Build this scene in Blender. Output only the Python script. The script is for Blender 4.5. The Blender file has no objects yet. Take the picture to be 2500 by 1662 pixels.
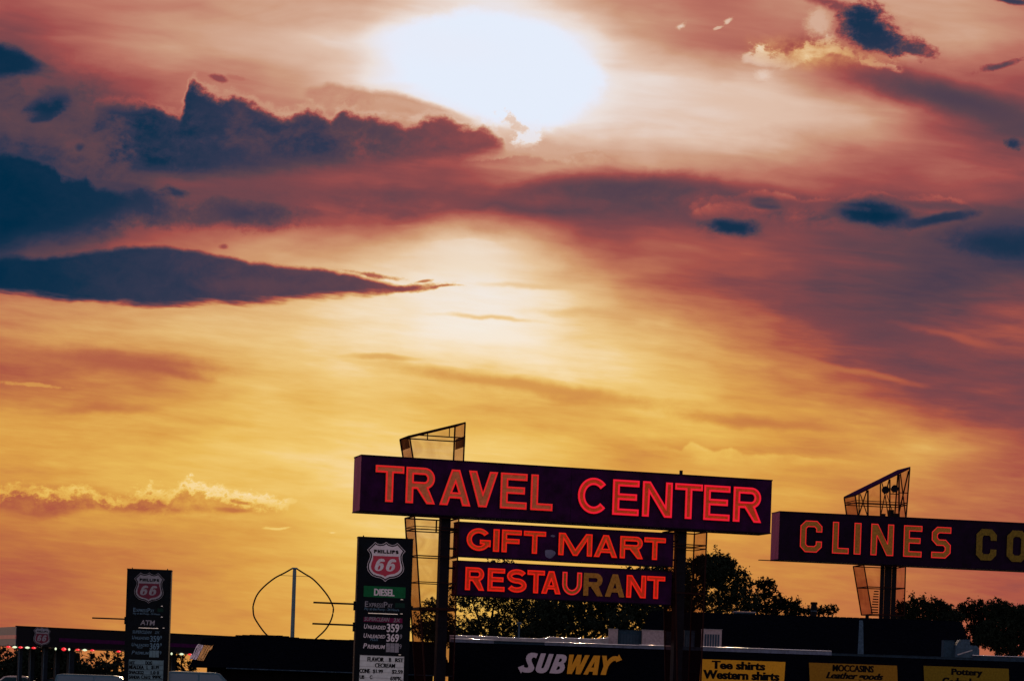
import bpy, bmesh, math, random
from mathutils import Vector, Matrix
from mathutils.geometry import tessellate_polygon
R = math.radians
random.seed(7)
SC = bpy.context.scene
COL = SC.collection

# ------------------------------------------------------------------ camera
F = 5881.0            # focal length in photograph pixels (2500 wide)
HY = 1680.0           # photograph row of the horizon below the middle of the frame
ROLL = R(2.0)
EYE = 1.6
cam = bpy.data.cameras.new("camera")
cam.sensor_width = 36.0
cam.lens = 36.0 * F / 2500.0
cam.shift_y = (HY - 831.0) / 2500.0
cam.clip_start, cam.clip_end = 0.5, 6000.0
camo = bpy.data.objects.new("camera", cam)
camo.matrix_world = Matrix.Translation((0, 0, EYE)) @ Matrix.Rotation(R(90), 4, 'X') @ Matrix.Rotation(ROLL, 4, 'Z')
COL.objects.link(camo)
SC.camera = camo
SC.view_settings.view_transform = 'Standard'
SC.view_settings.look = 'None'
SC.view_settings.exposure = 0.0
SC.view_settings.gamma = 1.0
SC.cycles.max_bounces = 6
SC.cycles.transparent_max_bounces = 24
SC.cycles.use_denoising = True

SUN_EL, SUN_AZ = R(14.3), R(0.0)     # above the horizon, straight ahead (+Y)


def lin(c):
    c = c / 255.0
    return c / 12.92 if c <= 0.04045 else ((c + 0.055) / 1.055) ** 2.4


def srgb(r, g, b):
    return (lin(r), lin(g), lin(b), 1.0)


# ------------------------------------------------------------------ sky (world, all in directions)
world = bpy.data.worlds.new("World")
SC.world = world
world.use_nodes = True
NT = world.node_tree
NT.nodes.clear()


class S:
    """a shader value with arithmetic"""
    def __init__(self, k): self.k = k
    def __add__(a, b): return mth('ADD', a, b)
    def __radd__(a, b): return mth('ADD', b, a)
    def __sub__(a, b): return mth('SUBTRACT', a, b)
    def __rsub__(a, b): return mth('SUBTRACT', b, a)
    def __mul__(a, b): return mth('MULTIPLY', a, b)
    def __rmul__(a, b): return mth('MULTIPLY', b, a)
    def __truediv__(a, b): return mth('DIVIDE', a, b)


def put(sock, v):
    if isinstance(v, S): NT.links.new(v.k, sock)
    else: sock.default_value = v


def mth(op, a, b=0.0, c=None):
    n = NT.nodes.new('ShaderNodeMath'); n.operation = op
    put(n.inputs[0], a); put(n.inputs[1], b)
    if c is not None: put(n.inputs[2], c)
    return S(n.outputs[0])


def smooth(x, a, b, lo=0.0, hi=1.0, kind='SMOOTHSTEP'):
    n = NT.nodes.new('ShaderNodeMapRange'); n.interpolation_type = kind; n.clamp = True
    put(n.inputs[0], x); put(n.inputs[1], a); put(n.inputs[2], b); put(n.inputs[3], lo); put(n.inputs[4], hi)
    return S(n.outputs[0])


def vec(x, y, z=0.0):
    n = NT.nodes.new('ShaderNodeCombineXYZ'); put(n.inputs[0], x); put(n.inputs[1], y); put(n.inputs[2], z)
    return S(n.outputs[0])


def noise(x, y, seed, detail=4.0, rough=0.55, dist=0.0):
    n = NT.nodes.new('ShaderNodeTexNoise'); n.noise_dimensions = '3D'
    put(n.inputs['Vector'], vec(x, y, seed)); n.inputs['Scale'].default_value = 1.0
    n.inputs['Detail'].default_value = detail; n.inputs['Roughness'].default_value = rough
    n.inputs['Distortion'].default_value = dist
    return S(n.outputs['Fac'])


def mixf(a, b, t):
    n = NT.nodes.new('ShaderNodeMix'); n.data_type = 'FLOAT'
    put(n.inputs[0], t); put(n.inputs[2], a); put(n.inputs[3], b)
    return S(n.outputs[0])


def mixc(a, b, t):
    n = NT.nodes.new('ShaderNodeMix'); n.data_type = 'RGBA'
    put(n.inputs[0], t); put(n.inputs[6], a); put(n.inputs[7], b)
    return S(n.outputs[2])


def ramp(x, stops, interp='LINEAR'):
    n = NT.nodes.new('ShaderNodeValToRGB'); cr = n.color_ramp; cr.interpolation = interp
    while len(cr.elements) > 1: cr.elements.remove(cr.elements[-1])
    for i, (p, c) in enumerate(stops):
        e = cr.elements[0] if i == 0 else cr.elements.new(p)
        e.position = p; e.color = c
    put(n.inputs[0], x)
    return S(n.outputs[0])


def chan(c):
    n = NT.nodes.new('ShaderNodeSeparateColor'); NT.links.new(c.k, n.inputs[0])
    return S(n.outputs[0]), S(n.outputs[1]), S(n.outputs[2])


tc = NT.nodes.new('ShaderNodeTexCoord')
sx = NT.nodes.new('ShaderNodeSeparateXYZ'); NT.links.new(tc.outputs['Generated'], sx.inputs[0])
DX, DY, DZ = (S(sx.outputs[i]) for i in range(3))
dyc = mth('MAXIMUM', DY, 0.05)
U, V_ = DX / dyc, DZ / dyc
ca, sa = math.cos(ROLL), math.sin(ROLL)
# tangent-plane sky map about due west, unit = 1000 photograph pixels of arc
X = 1.25 + (F / 1000) * (U * ca + V_ * sa)
Y = HY / 1000 - (F / 1000) * (V_ * ca - U * sa)
Xr = X + Y * 0.1
Yr = Y - X * 0.10                       # streaks fall gently to the right
n_a = noise(X * 3.0, Y * 7.0, 1.3, 3.0)
n_b = noise(X * 3.0, Y * 7.0, 9.7, 3.0)
n_c = noise(X * 11.0, Y * 22.0, 4.1, 4.0, 0.6)
billow = noise(X * 11.0, Y * 15.0, 2.2, 6.0, 0.62, 0.4) - 0.5
fine = noise(X * 45.0, Y * 60.0, 7.7, 4.0, 0.65) - 0.5
wisp = noise(Xr * 9.0, Yr * 60.0, 5.5, 4.0, 0.6) - 0.5
wa = noise(X * 7.0, Y * 9.0, 12.3, 3.0, 0.55) - 0.5
wb = noise(X * 7.0, Y * 9.0, 17.9, 3.0, 0.55) - 0.5
Xc, Yc = X + wa * 0.05, Y + wb * 0.036
Xw = X + (n_a - 0.5) * 0.16
Yw = Y + (n_b - 0.5) * 0.10 + (n_c - 0.5) * 0.035

ROWS = [
 [.46,.50,.55,.58,.62,.66,.68,.70,.80,.86,.88,.76,.63,.57,.53,.57,.62,.66,.68,.66,.56],
 [.38,.46,.54,.62,.66,.72,.80,.88,.98,1.0,1.0,.98,.80,.64,.54,.50,.52,.60,.66,.64,.56],
 [.33,.37,.43,.52,.58,.62,.70,.86,1.0,1.0,1.0,.98,.87,.82,.78,.74,.57,.48,.46,.46,.46],
 [.28,.29,.34,.43,.48,.52,.58,.60,.68,.82,.90,.90,.83,.80,.79,.77,.73,.67,.52,.40,.32],
 [.14,.24,.31,.34,.35,.38,.40,.45,.47,.48,.58,.66,.61,.63,.59,.55,.54,.52,.52,.50,.44],
 [.06,.14,.22,.32,.33,.35,.41,.40,.38,.40,.37,.35,.34,.36,.42,.44,.42,.41,.40,.38,.33],
 [.15,.28,.40,.50,.50,.57,.63,.67,.75,.85,.80,.60,.47,.47,.46,.44,.38,.36,.33,.24,.16],
 [.52,.56,.60,.63,.65,.69,.73,.80,.86,.92,.90,.77,.60,.46,.41,.40,.34,.32,.30,.32,.34],
 [.58,.62,.64,.66,.68,.70,.74,.80,.88,.95,.92,.80,.71,.64,.55,.46,.40,.34,.36,.41,.44],
 [.45,.47,.51,.54,.62,.70,.74,.76,.76,.82,.87,.86,.81,.73,.68,.58,.48,.42,.37,.38,.38],
 [.60,.60,.60,.62,.65,.69,.71,.75,.72,.67,.64,.64,.70,.74,.70,.66,.60,.56,.46,.42,.40],
 [.62,.64,.66,.68,.70,.74,.77,.78,.78,.76,.73,.67,.60,.58,.65,.62,.59,.64,.66,.56,.46],
 [.60,.62,.64,.66,.68,.70,.74,.77,.79,.78,.75,.71,.67,.65,.65,.64,.61,.57,.55,.52,.48],
 [.49,.51,.54,.56,.59,.62,.68,.72,.75,.76,.74,.72,.68,.65,.63,.61,.58,.56,.54,.50,.47],
 [.44,.47,.51,.54,.57,.62,.65,.68,.70,.70,.67,.65,.63,.61,.60,.58,.57,.54,.52,.49,.46],
 [.46,.49,.53,.56,.58,.60,.63,.67,.68,.67,.65,.63,.62,.62,.61,.58,.55,.52,.50,.48,.45],
]
xn = Xw / 2.5
L = None
for j, row in enumerate(ROWS):
    rj = ramp(xn, [(i / 20.0, (v * .9, v * .9, v * .9, 1)) for i, v in enumerate(row)], 'CARDINAL')
    r0 = chan(rj)[0]
    L = r0 if L is None else mixf(L, r0, smooth(Yw, (j - 1) * 0.1, j * 0.1, kind='LINEAR'))
L = L / 0.9
st1 = noise(Xr * 2.0, Yr * 10.0, 3.3, 4.0, 0.5, 0.9) - 0.5
st2 = noise(Xr * 4.0, Yr * 22.0, 8.3, 3.0, 0.5, 0.6) - 0.5
amp = smooth(L, 0.98, 0.80) * smooth(Y, 1.45, 1.05, 0.45, 1.0)
L = L + wisp * 0.10 * smooth(Y, 0.5, 0.8) + (st1 * 0.19 + st2 * 0.10) * amp + smooth(Y, 0.55, 0.75) * smooth(X, 1.9, 1.4) * 0.03


def group(name, ins, fn):
    """a reusable node group; ins are names of float inputs"""
    global NT
    keep = NT
    g = bpy.data.node_groups.new(name, 'ShaderNodeTree'); NT = g
    for i in ins: g.interface.new_socket(i, in_out='INPUT', socket_type='NodeSocketFloat')
    gi = g.nodes.new('NodeGroupInput'); go = g.nodes.new('NodeGroupOutput')
    outs = fn(*[S(gi.outputs[i]) for i in range(len(ins))])
    for k, o in enumerate(outs):
        g.interface.new_socket('out%d' % k, in_out='OUTPUT', socket_type='NodeSocketFloat')
        g.links.new(o.k, go.inputs[k])
    NT = keep
    return g


def call(g, *a):
    n = NT.nodes.new('ShaderNodeGroup'); n.node_tree = g
    for i, v in enumerate(a): put(n.inputs[i], v)
    return [S(o) for o in n.outputs]


def _blob(L, X, Y, bil, fin, cx, cy, c, s, irx, iry, Lc, soft, nb, nf, k):
    dx, dy = X - cx, Y - cy
    a = (dx * c + dy * s) * irx
    b = (dy * c - dx * s) * iry
    d = 1.0 - mth('SQRT', a * a + b * b) + bil * nb + fin * nf
    m = smooth(d, 0.0, soft) * k
    return mixf(L, Lc, m), m


BLOB = group('cloud_blob', 'L X Y bil fin cx cy c s irx iry Lc soft nb nf k'.split(), _blob)


def blob(cx, cy, rx, ry, rot, Lc, soft=0.6, nb=0.5, nf=0.2, k=1.0):
    """soft cloud patch, photograph pixels; Lc is how light it is"""
    global L
    c, s = math.cos(R(rot)), math.sin(R(rot))
    L, m = call(BLOB, L, Xc, Yc, billow, fine, cx / 1000, cy / 1000, c, s, 1000 / rx, 1000 / ry, Lc, soft, nb * 2, nf * 2, k)
    return m


def _band(L, X, Y, bil, fin, wis, tp, bt, lv, x0, x1, sT, sB, nT, nTf, nB, nBf, rim, rimw, k):
    d1 = Y - tp * 1.8 + 0.1 + bil * nT + fin * nTf
    d2 = bt * 1.8 - 0.1 - Y + bil * nB + wis * nBf
    ends = smooth(X, x0, x0 + 0.03) * smooth(X, x1, x1 - 0.03)
    mb = smooth(d2, 0.0, sB) * ends
    L2 = mixf(L, lv + bil * 0.16 + fin * 0.04, smooth(d1, 0.0, sT) * mb * k)
    r = smooth(d1, rimw * -1.0, 0.0) * smooth(d1, rimw, 0.0) * mb * rim * (1.0 + bil * 2.5 + fin * 1.5)
    return (L2 + r,)


BAND = group('cloud_band', 'L X Y bil fin wis tp bt lv x0 x1 sT sB nT nTf nB nBf rim rimw k'.split(), _band)


def band(top, bot, Ls, sT=12, sB=25, nT=14, nTf=8, nB=10, nBf=6, rim=0.0, rimw=10, k=1.0):
    """cloud between an upper and a lower outline (photograph pixels)"""
    global L
    xs = sorted(set([p[0] for p in top] + [p[0] for p in bot] + [p[0] for p in Ls]))

    def at(pts, x):
        if x <= pts[0][0]: return pts[0][1]
        for (a, va), (b, vb) in zip(pts, pts[1:]):
            if x <= b: return va + (vb - va) * (x - a) / (b - a)
        return pts[-1][1]
    if len(xs) > 31: xs = sorted(set([xs[0], xs[-1]] + [p[0] for p in top]))[:32]
    x0, x1 = xs[0], xs[-1]
    t = (Xc - x0 / 1000) / ((x1 - x0) / 1000)
    rj = ramp(t, [((x - x0) / (x1 - x0), ((at(top, x) + 100) / 1800, (at(bot, x) + 100) / 1800, at(Ls, x), 1)) for x in xs])
    tp, bt, lv = chan(rj)
    L = call(BAND, L, Xc, Yc, billow, fine, wisp, tp, bt, lv, x0 / 1000, x1 / 1000, sT / 1000, sB / 1000, nT / 500, nTf / 500, nB / 500, nBf / 500, rim, rimw / 1000, k)[0]


def area(cx, cy, rx, ry, rot, soft=0.8):
    global L
    keep = L
    m = blob(cx, cy, rx, ry, rot, 0.5, soft, 0.3, 0.1)
    L = keep
    return m


def halo(cx, cy, rx, ry, rot, Lc, **k):
    blob(cx, cy, rx * 1.7, ry * 1.8, rot, Lc + .16, .95, .5, .15, .55)
    blob(cx, cy, rx * 1.2, ry * 1.25, rot, Lc, .75, **k)


def puff(cx, cy, rx, ry, rot, amt):
    """lumpy shading over an area"""
    global L
    keep = L
    m = blob(cx, cy, rx, ry, rot, 0.5, 0.8, 0.2, 0.0)
    L = keep + (billow * 1.0 + fine * 0.35) * m * amt


# wide soft bars
blob(2330, 246, 420, 66, 15, .27, .95, .15, .05, .95)
blob(1300, 945, 520, 30, 8, .56, .9, .25, .1, .7)
blob(930, 872, 120, 12, 3, .60, .8, .2, .1, .6)
blob(300, 885, 330, 40, 4, .46, .9, .3, .1, .75)
blob(430, 910, 120, 18, 12, .46, .9, .3, .1, .6)
blob(250, 1000, 200, 18, -3, .50, .9, .3, .1, .6)
blob(1850, 1030, 300, 24, 5, .53, .9, .25, .1, .7)
blob(1330, 700, 240, 12, 2, .74, .9, .2, .1, .7)
blob(1480, 765, 260, 18, 2, .66, .9, .3, .1, .6)
blob(1200, 776, 190, 9, 4, .74, .9, .2, .1, .8)
blob(1180, 820, 210, 26, 5, .97, .9, .1, .05, .8)
blob(1150, 640, 300, 50, 0, .86, .9, .2, .1, .6)
blob(2150, 800, 420, 55, 14, .34, .9, .3, .1, .7)
blob(2080, 905, 260, 14, 12, .55, .9, .3, .1, .6)
blob(2330, 820, 200, 16, 12, .50, .9, .3, .1, .6)
blob(600, 100, 420, 55, 10, .70, .9, .2, .05, .45)
blob(1880, 265, 330, 48, 11, .77, .9, .1, .05, .7)
# the bright hole around the sun
blob(1222, 165, 276, 150, 14, 1.0, .24, .14, .05)
blob(1080, 110, 260, 70, 8, .98, .9, .15, .05, .8)
# cloud bank under the sun
band([(760, 456), (840, 436), (880, 430), (920, 450), (960, 438), (1010, 450), (1070, 446), (1120, 432), (1200, 440), (1300, 422), (1420, 408), (1500, 402), (1600, 404), (1700, 410), (1800, 424), (1950, 445), (2100, 460)],
     [(760, 486), (950, 496), (1100, 510), (1250, 526), (1400, 542), (1600, 562), (1700, 580), (1850, 590), (2100, 580)],
     [(760, .34), (950, .27), (1150, .33), (1300, .33), (1500, .30), (1700, .33), (1850, .38), (2100, .42)], 52, 84, 20, 4, 16, 22)
band([(1080, 398), (1180, 385), (1300, 378), (1400, 372), (1470, 366), (1520, 390), (1640, 418)],
     [(1080, 404), (1300, 420), (1400, 412), (1500, 408), (1640, 420)], [(1080, .46), (1300, .60), (1470, .66), (1640, .52)], 8, 20, 14, 12, 8, 6)
band([(720, 215), (800, 196), (900, 208), (1000, 226), (1080, 250), (1160, 288), (1220, 302), (1270, 316)], [(720, 262), (900, 290), (1100, 320), (1270, 330)], [(720, .60), (900, .63), (1050, .66), (1180, .72), (1270, .80)], 22, 30, 8, 6, 10, 6)
# big dark cumulus left of the sun
band([(210, 300), (237, 249), (275, 243), (306, 252), (371, 251), (406, 272), (435, 282), (452, 245), (466, 196), (478, 193), (500, 212), (536, 230), (566, 222), (612, 243), (650, 264), (700, 274), (746, 256), (790, 268), (815, 285), (842, 254), (890, 268), (930, 280), (985, 297), (1040, 284), (1090, 284), (1130, 297), (1180, 300), (1222, 330), (1240, 372)],
     [(210, 350), (260, 418), (325, 444), (497, 450), (612, 442), (765, 430), (990, 420), (1160, 416), (1225, 400), (1240, 385)],
     [(210, .30), (290, .14), (380, .07), (470, .14), (560, .21), (700, .24), (800, .25), (900, .32), (1000, .35), (1120, .39), (1240, .46)],
     30, 54, 30, 16, 26, 10, .045, 16)
blob(528, 192, 26, 12, 15, .42, .6, .6, .3)
blob(572, 188, 36, 8, 10, .52, .7, .6, .4, .6)
blob(940, 262, 120, 18, 8, .66, .8, .6, .3, .7)
blob(1010, 262, 110, 14, 14, .68, .8, .6, .3, .6)
blob(1285, 325, 48, 42, 25, .96, .5, 1.0, .7, .8)
blob(1250, 300, 46, 18, 30, .74, .5, 1.0, .9, .7)
puff(180, 300, 360, 220, 15, .42)
puff(700, 330, 520, 80, 5, .22)
puff(800, 480, 420, 70, 5, .16)
blob(380, 335, 70, 40, 5, .04, .9, .3, .1, .8)
blob(1340, 375, 90, 26, 8, .70, .6, .8, .6, .7)
blob(140, 320, 420, 190, 8, .30, .95, .6, .25, .62)
blob(620, 462, 340, 56, 3, .36, .95, .6, .3, .6)
blob(60, 530, 420, 90, -4, .10, .95, .5, .2, .8)
blob(270, 500, 270, 60, 8, .13, .95, .5, .2, .8)
# teal mass at the left edge and its holes
band([(-200, 360), (0, 372), (77, 385), (130, 405), (150, 428), (191, 430), (214, 424), (237, 450), (268, 455), (318, 480), (350, 466), (375, 500), (420, 520)],
     [(-200, 640), (0, 632), (100, 600), (200, 570), (300, 545), (420, 524)], [(-200, .02), (0, .03), (150, .06), (300, .10), (420, .16)], 22, 70, 22, 14, 20, 12)
band([(-200, 62), (0, 94), (60, 116), (120, 148), (210, 200)], [(-200, 215), (0, 205), (50, 194), (110, 180), (210, 206)], [(-200, .04), (60, .06), (140, .20), (210, .32)], 34, 34, 14, 10, 22, 8)
halo(118, 250, 52, 33, -10, .08, nb=.8, nf=.3)
blob(100, 285, 40, 14, -10, .12, .8, .6, .3, .8)
blob(90, 215, 95, 42, 10, .36, .7, .8, .3, .6)
blob(230, 360, 110, 60, 10, .34, .9, .9, .4, .7)
blob(205, 365, 18, 14, 0, .18, .8, .8, .4, .8)
blob(425, 473, 42, 20, 8, .17, .8, .7, .4, .9)
blob(590, 523, 230, 58, 2, .33, .95, .5, .2, .6)
blob(600, 525, 190, 46, 3, .21, .95, .5, .2, .9)
blob(480, 535, 130, 26, -8, .28, .95, .5, .2, .7)
blob(800, 540, 120, 16, 3, .44, .9, .4, .2, .7)
blob(990, 553, 40, 7, 3, .56, .8, .4, .3, .7)
# long lens cloud
band([(-200, 640), (0, 625), (60, 621), (115, 622), (170, 612), (230, 602), (300, 595), (364, 593), (420, 596), (478, 602), (540, 611), (575, 619), (612, 637), (670, 642), (727, 646), (780, 650), (823, 659), (870, 664), (930, 676), (980, 690), (1020, 699), (1110, 704)],
     [(-200, 715), (0, 725), (60, 729), (96, 736), (172, 753), (280, 753), (383, 753), (480, 756), (574, 755), (650, 750), (727, 747), (820, 738), (900, 730), (960, 722), (1010, 712), (1110, 706)],
     [(-200, .03), (30, .04), (230, .13), (400, .19), (600, .25), (750, .29), (900, .33), (980, .40), (1060, .54), (1110, .66)], 18, 28, 6, 5, 5, 18)
blob(650, 702, 260, 26, 3, .31, .9, .3, .1, .55)
blob(985, 705, 130, 14, -3, .36, .85, .5, .35, .9)
blob(1075, 703, 66, 6, -2, .46, .85, .5, .4, .85)
blob(900, 668, 90, 8, 8, .40, .85, .7, .5, .8)
blob(545, 598, 20, 8, 8, .42, .7, .6, .4, .9)
blob(1035, 689, 34, 5, -2, .46, .7, .4, .3, .8)
# right-hand dark lenses with their red shell
band([(1665, 520), (1700, 498), (1780, 480), (1860, 472), (1950, 486), (2040, 492), (2080, 474), (2130, 470), (2200, 486), (2240, 476), (2330, 488), (2390, 520)],
     [(1665, 528), (1720, 556), (1850, 570), (1960, 580), (2100, 566), (2250, 580), (2390, 545)], [(1665, .46), (1780, .43), (1900, .38), (2040, .40), (2200, .38), (2390, .34)], 16, 44, 16, 12, 16, 8, .04, 9)
halo(1782, 551, 78, 24, 3, .10, nb=.5, nf=.25)
halo(1872, 497, 48, 15, 10, .22, nb=.7, nf=.3)
halo(2130, 522, 98, 34, 6, .04, nb=.5, nf=.25)
halo(2290, 535, 96, 15, -6, .14, nb=.6, nf=.25)
blob(2010, 528, 70, 14, -12, .30, .9, .6, .2, .8)
blob(2440, 596, 190, 52, 6, .10, .95, .5, .2, .85)
puff(2060, 520, 460, 70, 3, .26)
blob(1960, 500, 300, 14, 4, .36, .95, .6, .2, .6)
blob(2300, 500, 220, 14, 6, .30, .95, .6, .2, .6)
# clump at the upper right, its gold cumulus and the small shreds
blob(2040, 14, 110, 22, 14, .40, .8, .5, .3)
blob(2002, 62, 55, 62, 25, .72, .8, .8, .5, .9)
band([(1800, 150), (1828, 128), (1868, 116), (1890, 134), (1930, 122), (1955, 116), (1978, 98), (2020, 93), (2060, 104), (2100, 128), (2150, 150), (2215, 176)],
     [(1800, 160), (1850, 164), (1930, 174), (1970, 146), (2040, 132), (2080, 150), (2140, 170), (2215, 184)], [(1800, .74), (1868, .74), (1930, .66), (2020, .68), (2080, .68), (2215, .60)], 9, 14, 30, 40, 24, 10, .05, 8)
blob(1868, 186, 34, 20, 0, .82, .8, .8, .6, .8)
gm = area(2010, 132, 240, 56, 6)
blob(2125, 82, 130, 88, 30, .44, .95, .8, .4, .6)
blob(2116, 70, 86, 66, 30, .11, .85, .8, .45)
blob(2155, 106, 84, 32, 20, .13, .85, .8, .45)
blob(2225, 124, 90, 28, 12, .22, .9, .9, .5, .9)
puff(2010, 128, 230, 60, 5, .50)
blob(1665, 62, 15, 12, -40, .86, .8, .9, .8, .8)
blob(1780, 50, 22, 8, -25, .82, .8, 1.0, .9, .8)
blob(1752, 68, 12, 6, -20, .80, .5, 1.0, .9, .7)
blob(2440, 158, 70, 12, -14, .30, .8, .8, .5, .9)
blob(2474, 350, 26, 16, 0, .16, .8, .8, .5)
blob(2470, 5, 70, 10, 8, .22, .9, .6, .3)
# low cumulus, lower left
band([(-200, 1199), (0, 1202), (46, 1186), (78, 1194), (103, 1206), (142, 1199), (172, 1207), (207, 1200), (245, 1214), (283, 1222), (325, 1212), (360, 1199), (402, 1210), (430, 1199), (455, 1191), (497, 1209), (540, 1207), (575, 1217), (612, 1222), (660, 1229), (716, 1238)],
     [(-200, 1252), (0, 1257), (65, 1270), (153, 1270), (230, 1259), (306, 1258), (497, 1259), (600, 1260), (716, 1256)],
     [(-200, .50), (60, .49), (200, .51), (320, .55), (400, .58), (500, .60), (620, .62), (716, .68)], 18, 20, 26, 40, 14, 10, .09, 24)
puff(300, 1225, 420, 50, 3, .35)
blob(570, 1243, 60, 8, 4, .50, .8, .6, .4, .7)
blob(590, 1226, 40, 6, 6, .52, .8, .6, .4, .7)
blob(385, 1225, 30, 10, 10, .48, .8, .6, .4, .7)
blob(682, 1287, 42, 4, 0, .80, .7, .8, .7, .9)
blob(708, 1222, 16, 8, 10, .80, .7, .9, .7, .7)
blob(808, 1299, 14, 3, 0, .82, .7, .8, .6, .9)
blob(90, 940, 110, 7, 4, .66, .8, .8, .7, .7)
# gold ripple, right of the middle
band([(1480, 1068), (1560, 1068), (1620, 1080), (1660, 1092), (1690, 1074), (1715, 1086), (1750, 1098), (1790, 1088), (1830, 1104), (1920, 1108), (2020, 1114), (2200, 1128), (2400, 1150)],
     [(1480, 1074), (1560, 1110), (1700, 1150), (1900, 1165), (2100, 1160), (2400, 1156)], [(1480, .66), (1600, .71), (1720, .73), (1950, .71), (2100, .66), (2400, .55)], 10, 70, 4, 3, 6, 4)

L = mth('MINIMUM', mth('MAXIMUM', L, 0.0), 1.0)
PINK = [(0, (0, 42, 68)), (.10, (20, 48, 74)), (.20, (50, 56, 80)), (.32, (92, 68, 78)), (.40, (130, 72, 76)), (.46, (160, 80, 78)), (.55, (186, 115, 99)), (.65, (203, 153, 126)),
        (.78, (224, 192, 172)), (.88, (235, 222, 216)), (.96, (232, 234, 246)), (1, (229, 237, 251))]
GOLD = [(0, (0, 43, 70)), (.10, (22, 48, 72)), (.20, (54, 56, 76)), (.32, (100, 66, 76)), (.40, (136, 72, 72)), (.46, (174, 88, 66)), (.55, (198, 122, 66)), (.64, (219, 157, 72)),
        (.72, (233, 184, 88)), (.79, (242, 201, 112)), (.87, (249, 218, 158)), (.95, (253, 230, 192)), (1, (254, 236, 208))]
c1 = ramp(L, [(p, srgb(*c)) for p, c in PINK])
c2 = ramp(L, [(p, srgb(*c)) for p, c in GOLD])
gold = smooth(Y, 0.34, 1.10) * smooth(X, 2.9, 1.9, 0.55, 1.0)
gold = mth('MAXIMUM', gold, gm * 0.45)
gold = mth('MINIMUM', gold, 1.0)
front = mixc(c1, c2, gold)
# the rest of the sky dome: clear dusk, from the physical sky, dim and blue behind the viewer
sky = NT.nodes.new('ShaderNodeTexSky')
sky.sky_type = 'NISHITA'; sky.sun_disc = False
sky.sun_elevation = SUN_EL; sky.sun_rotation = SUN_AZ
skc = S(sky.outputs[0])
mul = NT.nodes.new('ShaderNodeMix'); mul.data_type = 'RGBA'; mul.blend_type = 'MULTIPLY'
mul.inputs[0].default_value = 1.0
NT.links.new(skc.k, mul.inputs[6]); mul.inputs[7].default_value = (0.285, 0.172, 0.155, 1)
rest = S(mul.outputs[2])
west = smooth(DY, 0.70, 0.93)
final = mixc(rest, front, west)
bg = NT.nodes.new('ShaderNodeBackground'); NT.links.new(final.k, bg.inputs[0]); bg.inputs[1].default_value = 1.0
wo = NT.nodes.new('ShaderNodeOutputWorld'); NT.links.new(bg.outputs[0], wo.inputs[0])

# ------------------------------------------------------------------ sun behind thin cloud, ahead of the camera
sl = bpy.data.lights.new("sun", 'SUN'); sl.energy = 4.0; sl.angle = R(3.0); sl.color = (1.0, 0.72, 0.45)
so = bpy.data.objects.new("sun", sl)
so.rotation_euler = Vector((0, -math.cos(SUN_EL), -math.sin(SUN_EL))).to_track_quat('-Z', 'Y').to_euler()
so.location = (0, 60, 60)
COL.objects.link(so)


# ------------------------------------------------------------------ materials
def mat(name, color, rough=0.7, metal=0.0, spec=0.3, vary=0.25, scale=3.0, emit=None, estr=0.0, bump=0.0, stretch=(1, 1, 1)):
    m = bpy.data.materials.new(name); m.use_nodes = True
    t = m.node_tree; b = t.nodes['Principled BSDF']
    b.inputs['Roughness'].default_value = rough; b.inputs['Metallic'].default_value = metal
    b.inputs['Specular IOR Level'].default_value = spec
    if emit:
        b.inputs['Emission Color'].default_value = (*emit, 1); b.inputs['Emission Strength'].default_value = estr
    co = t.nodes.new('ShaderNodeTexCoord'); mp = t.nodes.new('ShaderNodeMapping')
    mp.inputs['Scale'].default_value = stretch
    t.links.new(co.outputs['Object'], mp.inputs[0])
    nz = t.nodes.new('ShaderNodeTexNoise'); nz.inputs['Scale'].default_value = scale; nz.inputs['Detail'].default_value = 6
    nz.inputs['Roughness'].default_value = 0.65
    t.links.new(mp.outputs[0], nz.inputs['Vector'])
    cr = t.nodes.new('ShaderNodeValToRGB')
    cr.color_ramp.elements[0].position = 0.3; cr.color_ramp.elements[1].position = 0.7
    cr.color_ramp.elements[0].color = (*[c * (1 - vary) for c in color], 1)
    cr.color_ramp.elements[1].color = (*[min(1, c * (1 + vary)) for c in color], 1)
    t.links.new(nz.outputs['Fac'], cr.inputs[0]); t.links.new(cr.outputs[0], b.inputs['Base Color'])
    if bump:
        bp = t.nodes.new('ShaderNodeBump'); bp.inputs['Strength'].default_value = bump; bp.inputs['Distance'].default_value = 0.05
        t.links.new(nz.outputs['Fac'], bp.inputs['Height']); t.links.new(bp.outputs[0], b.inputs['Normal'])
    return m


M = {}
M['cabinet'] = mat('purple_sign_paint', (0.017, 0.001, 0.024), 0.7, spec=.06, vary=.55, scale=1.6)
M['cabinet_dark'] = mat('dark_plum_sign_paint', (0.0055, 0.0006, 0.010), 0.7, spec=.06, vary=.5, scale=1.6)
M['side'] = mat('faded_magenta_sheet_metal', (0.20, 0.028, 0.085), 0.7, spec=.1, vary=.35, scale=3, stretch=(1, 1, .2))
M['steel'] = mat('dark_steel', (0.004, 0.0035, 0.007), 0.7, spec=.06, vary=.4)
M['lid'] = mat('dull_plum_lid', (0.02, 0.006, 0.03), 1.0, spec=0.0, vary=.4)
M['bead'] = mat('polished_edge_bead', (0.75, 0.72, 0.70), 0.22, metal=1.0, vary=.1)  # beads added along the roof edges to make sun glints
M['frame'] = mat('rusty_dark_frame', (0.014, 0.004, 0.004), 0.8, spec=.05, vary=.4)
M['face_brown'] = mat('sunbaked_orange_letter_face', (0.54, 0.165, 0.065), 0.7, spec=.1, vary=.22, scale=6)  # brown-orange face, brightened in its colour for neon spill
M['face_red'] = mat('red_orange_letter_face', (0.60, 0.105, 0.022), 0.7, spec=.1, vary=.25, scale=6)  # redder because the neon glow is put into the face colour
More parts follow.
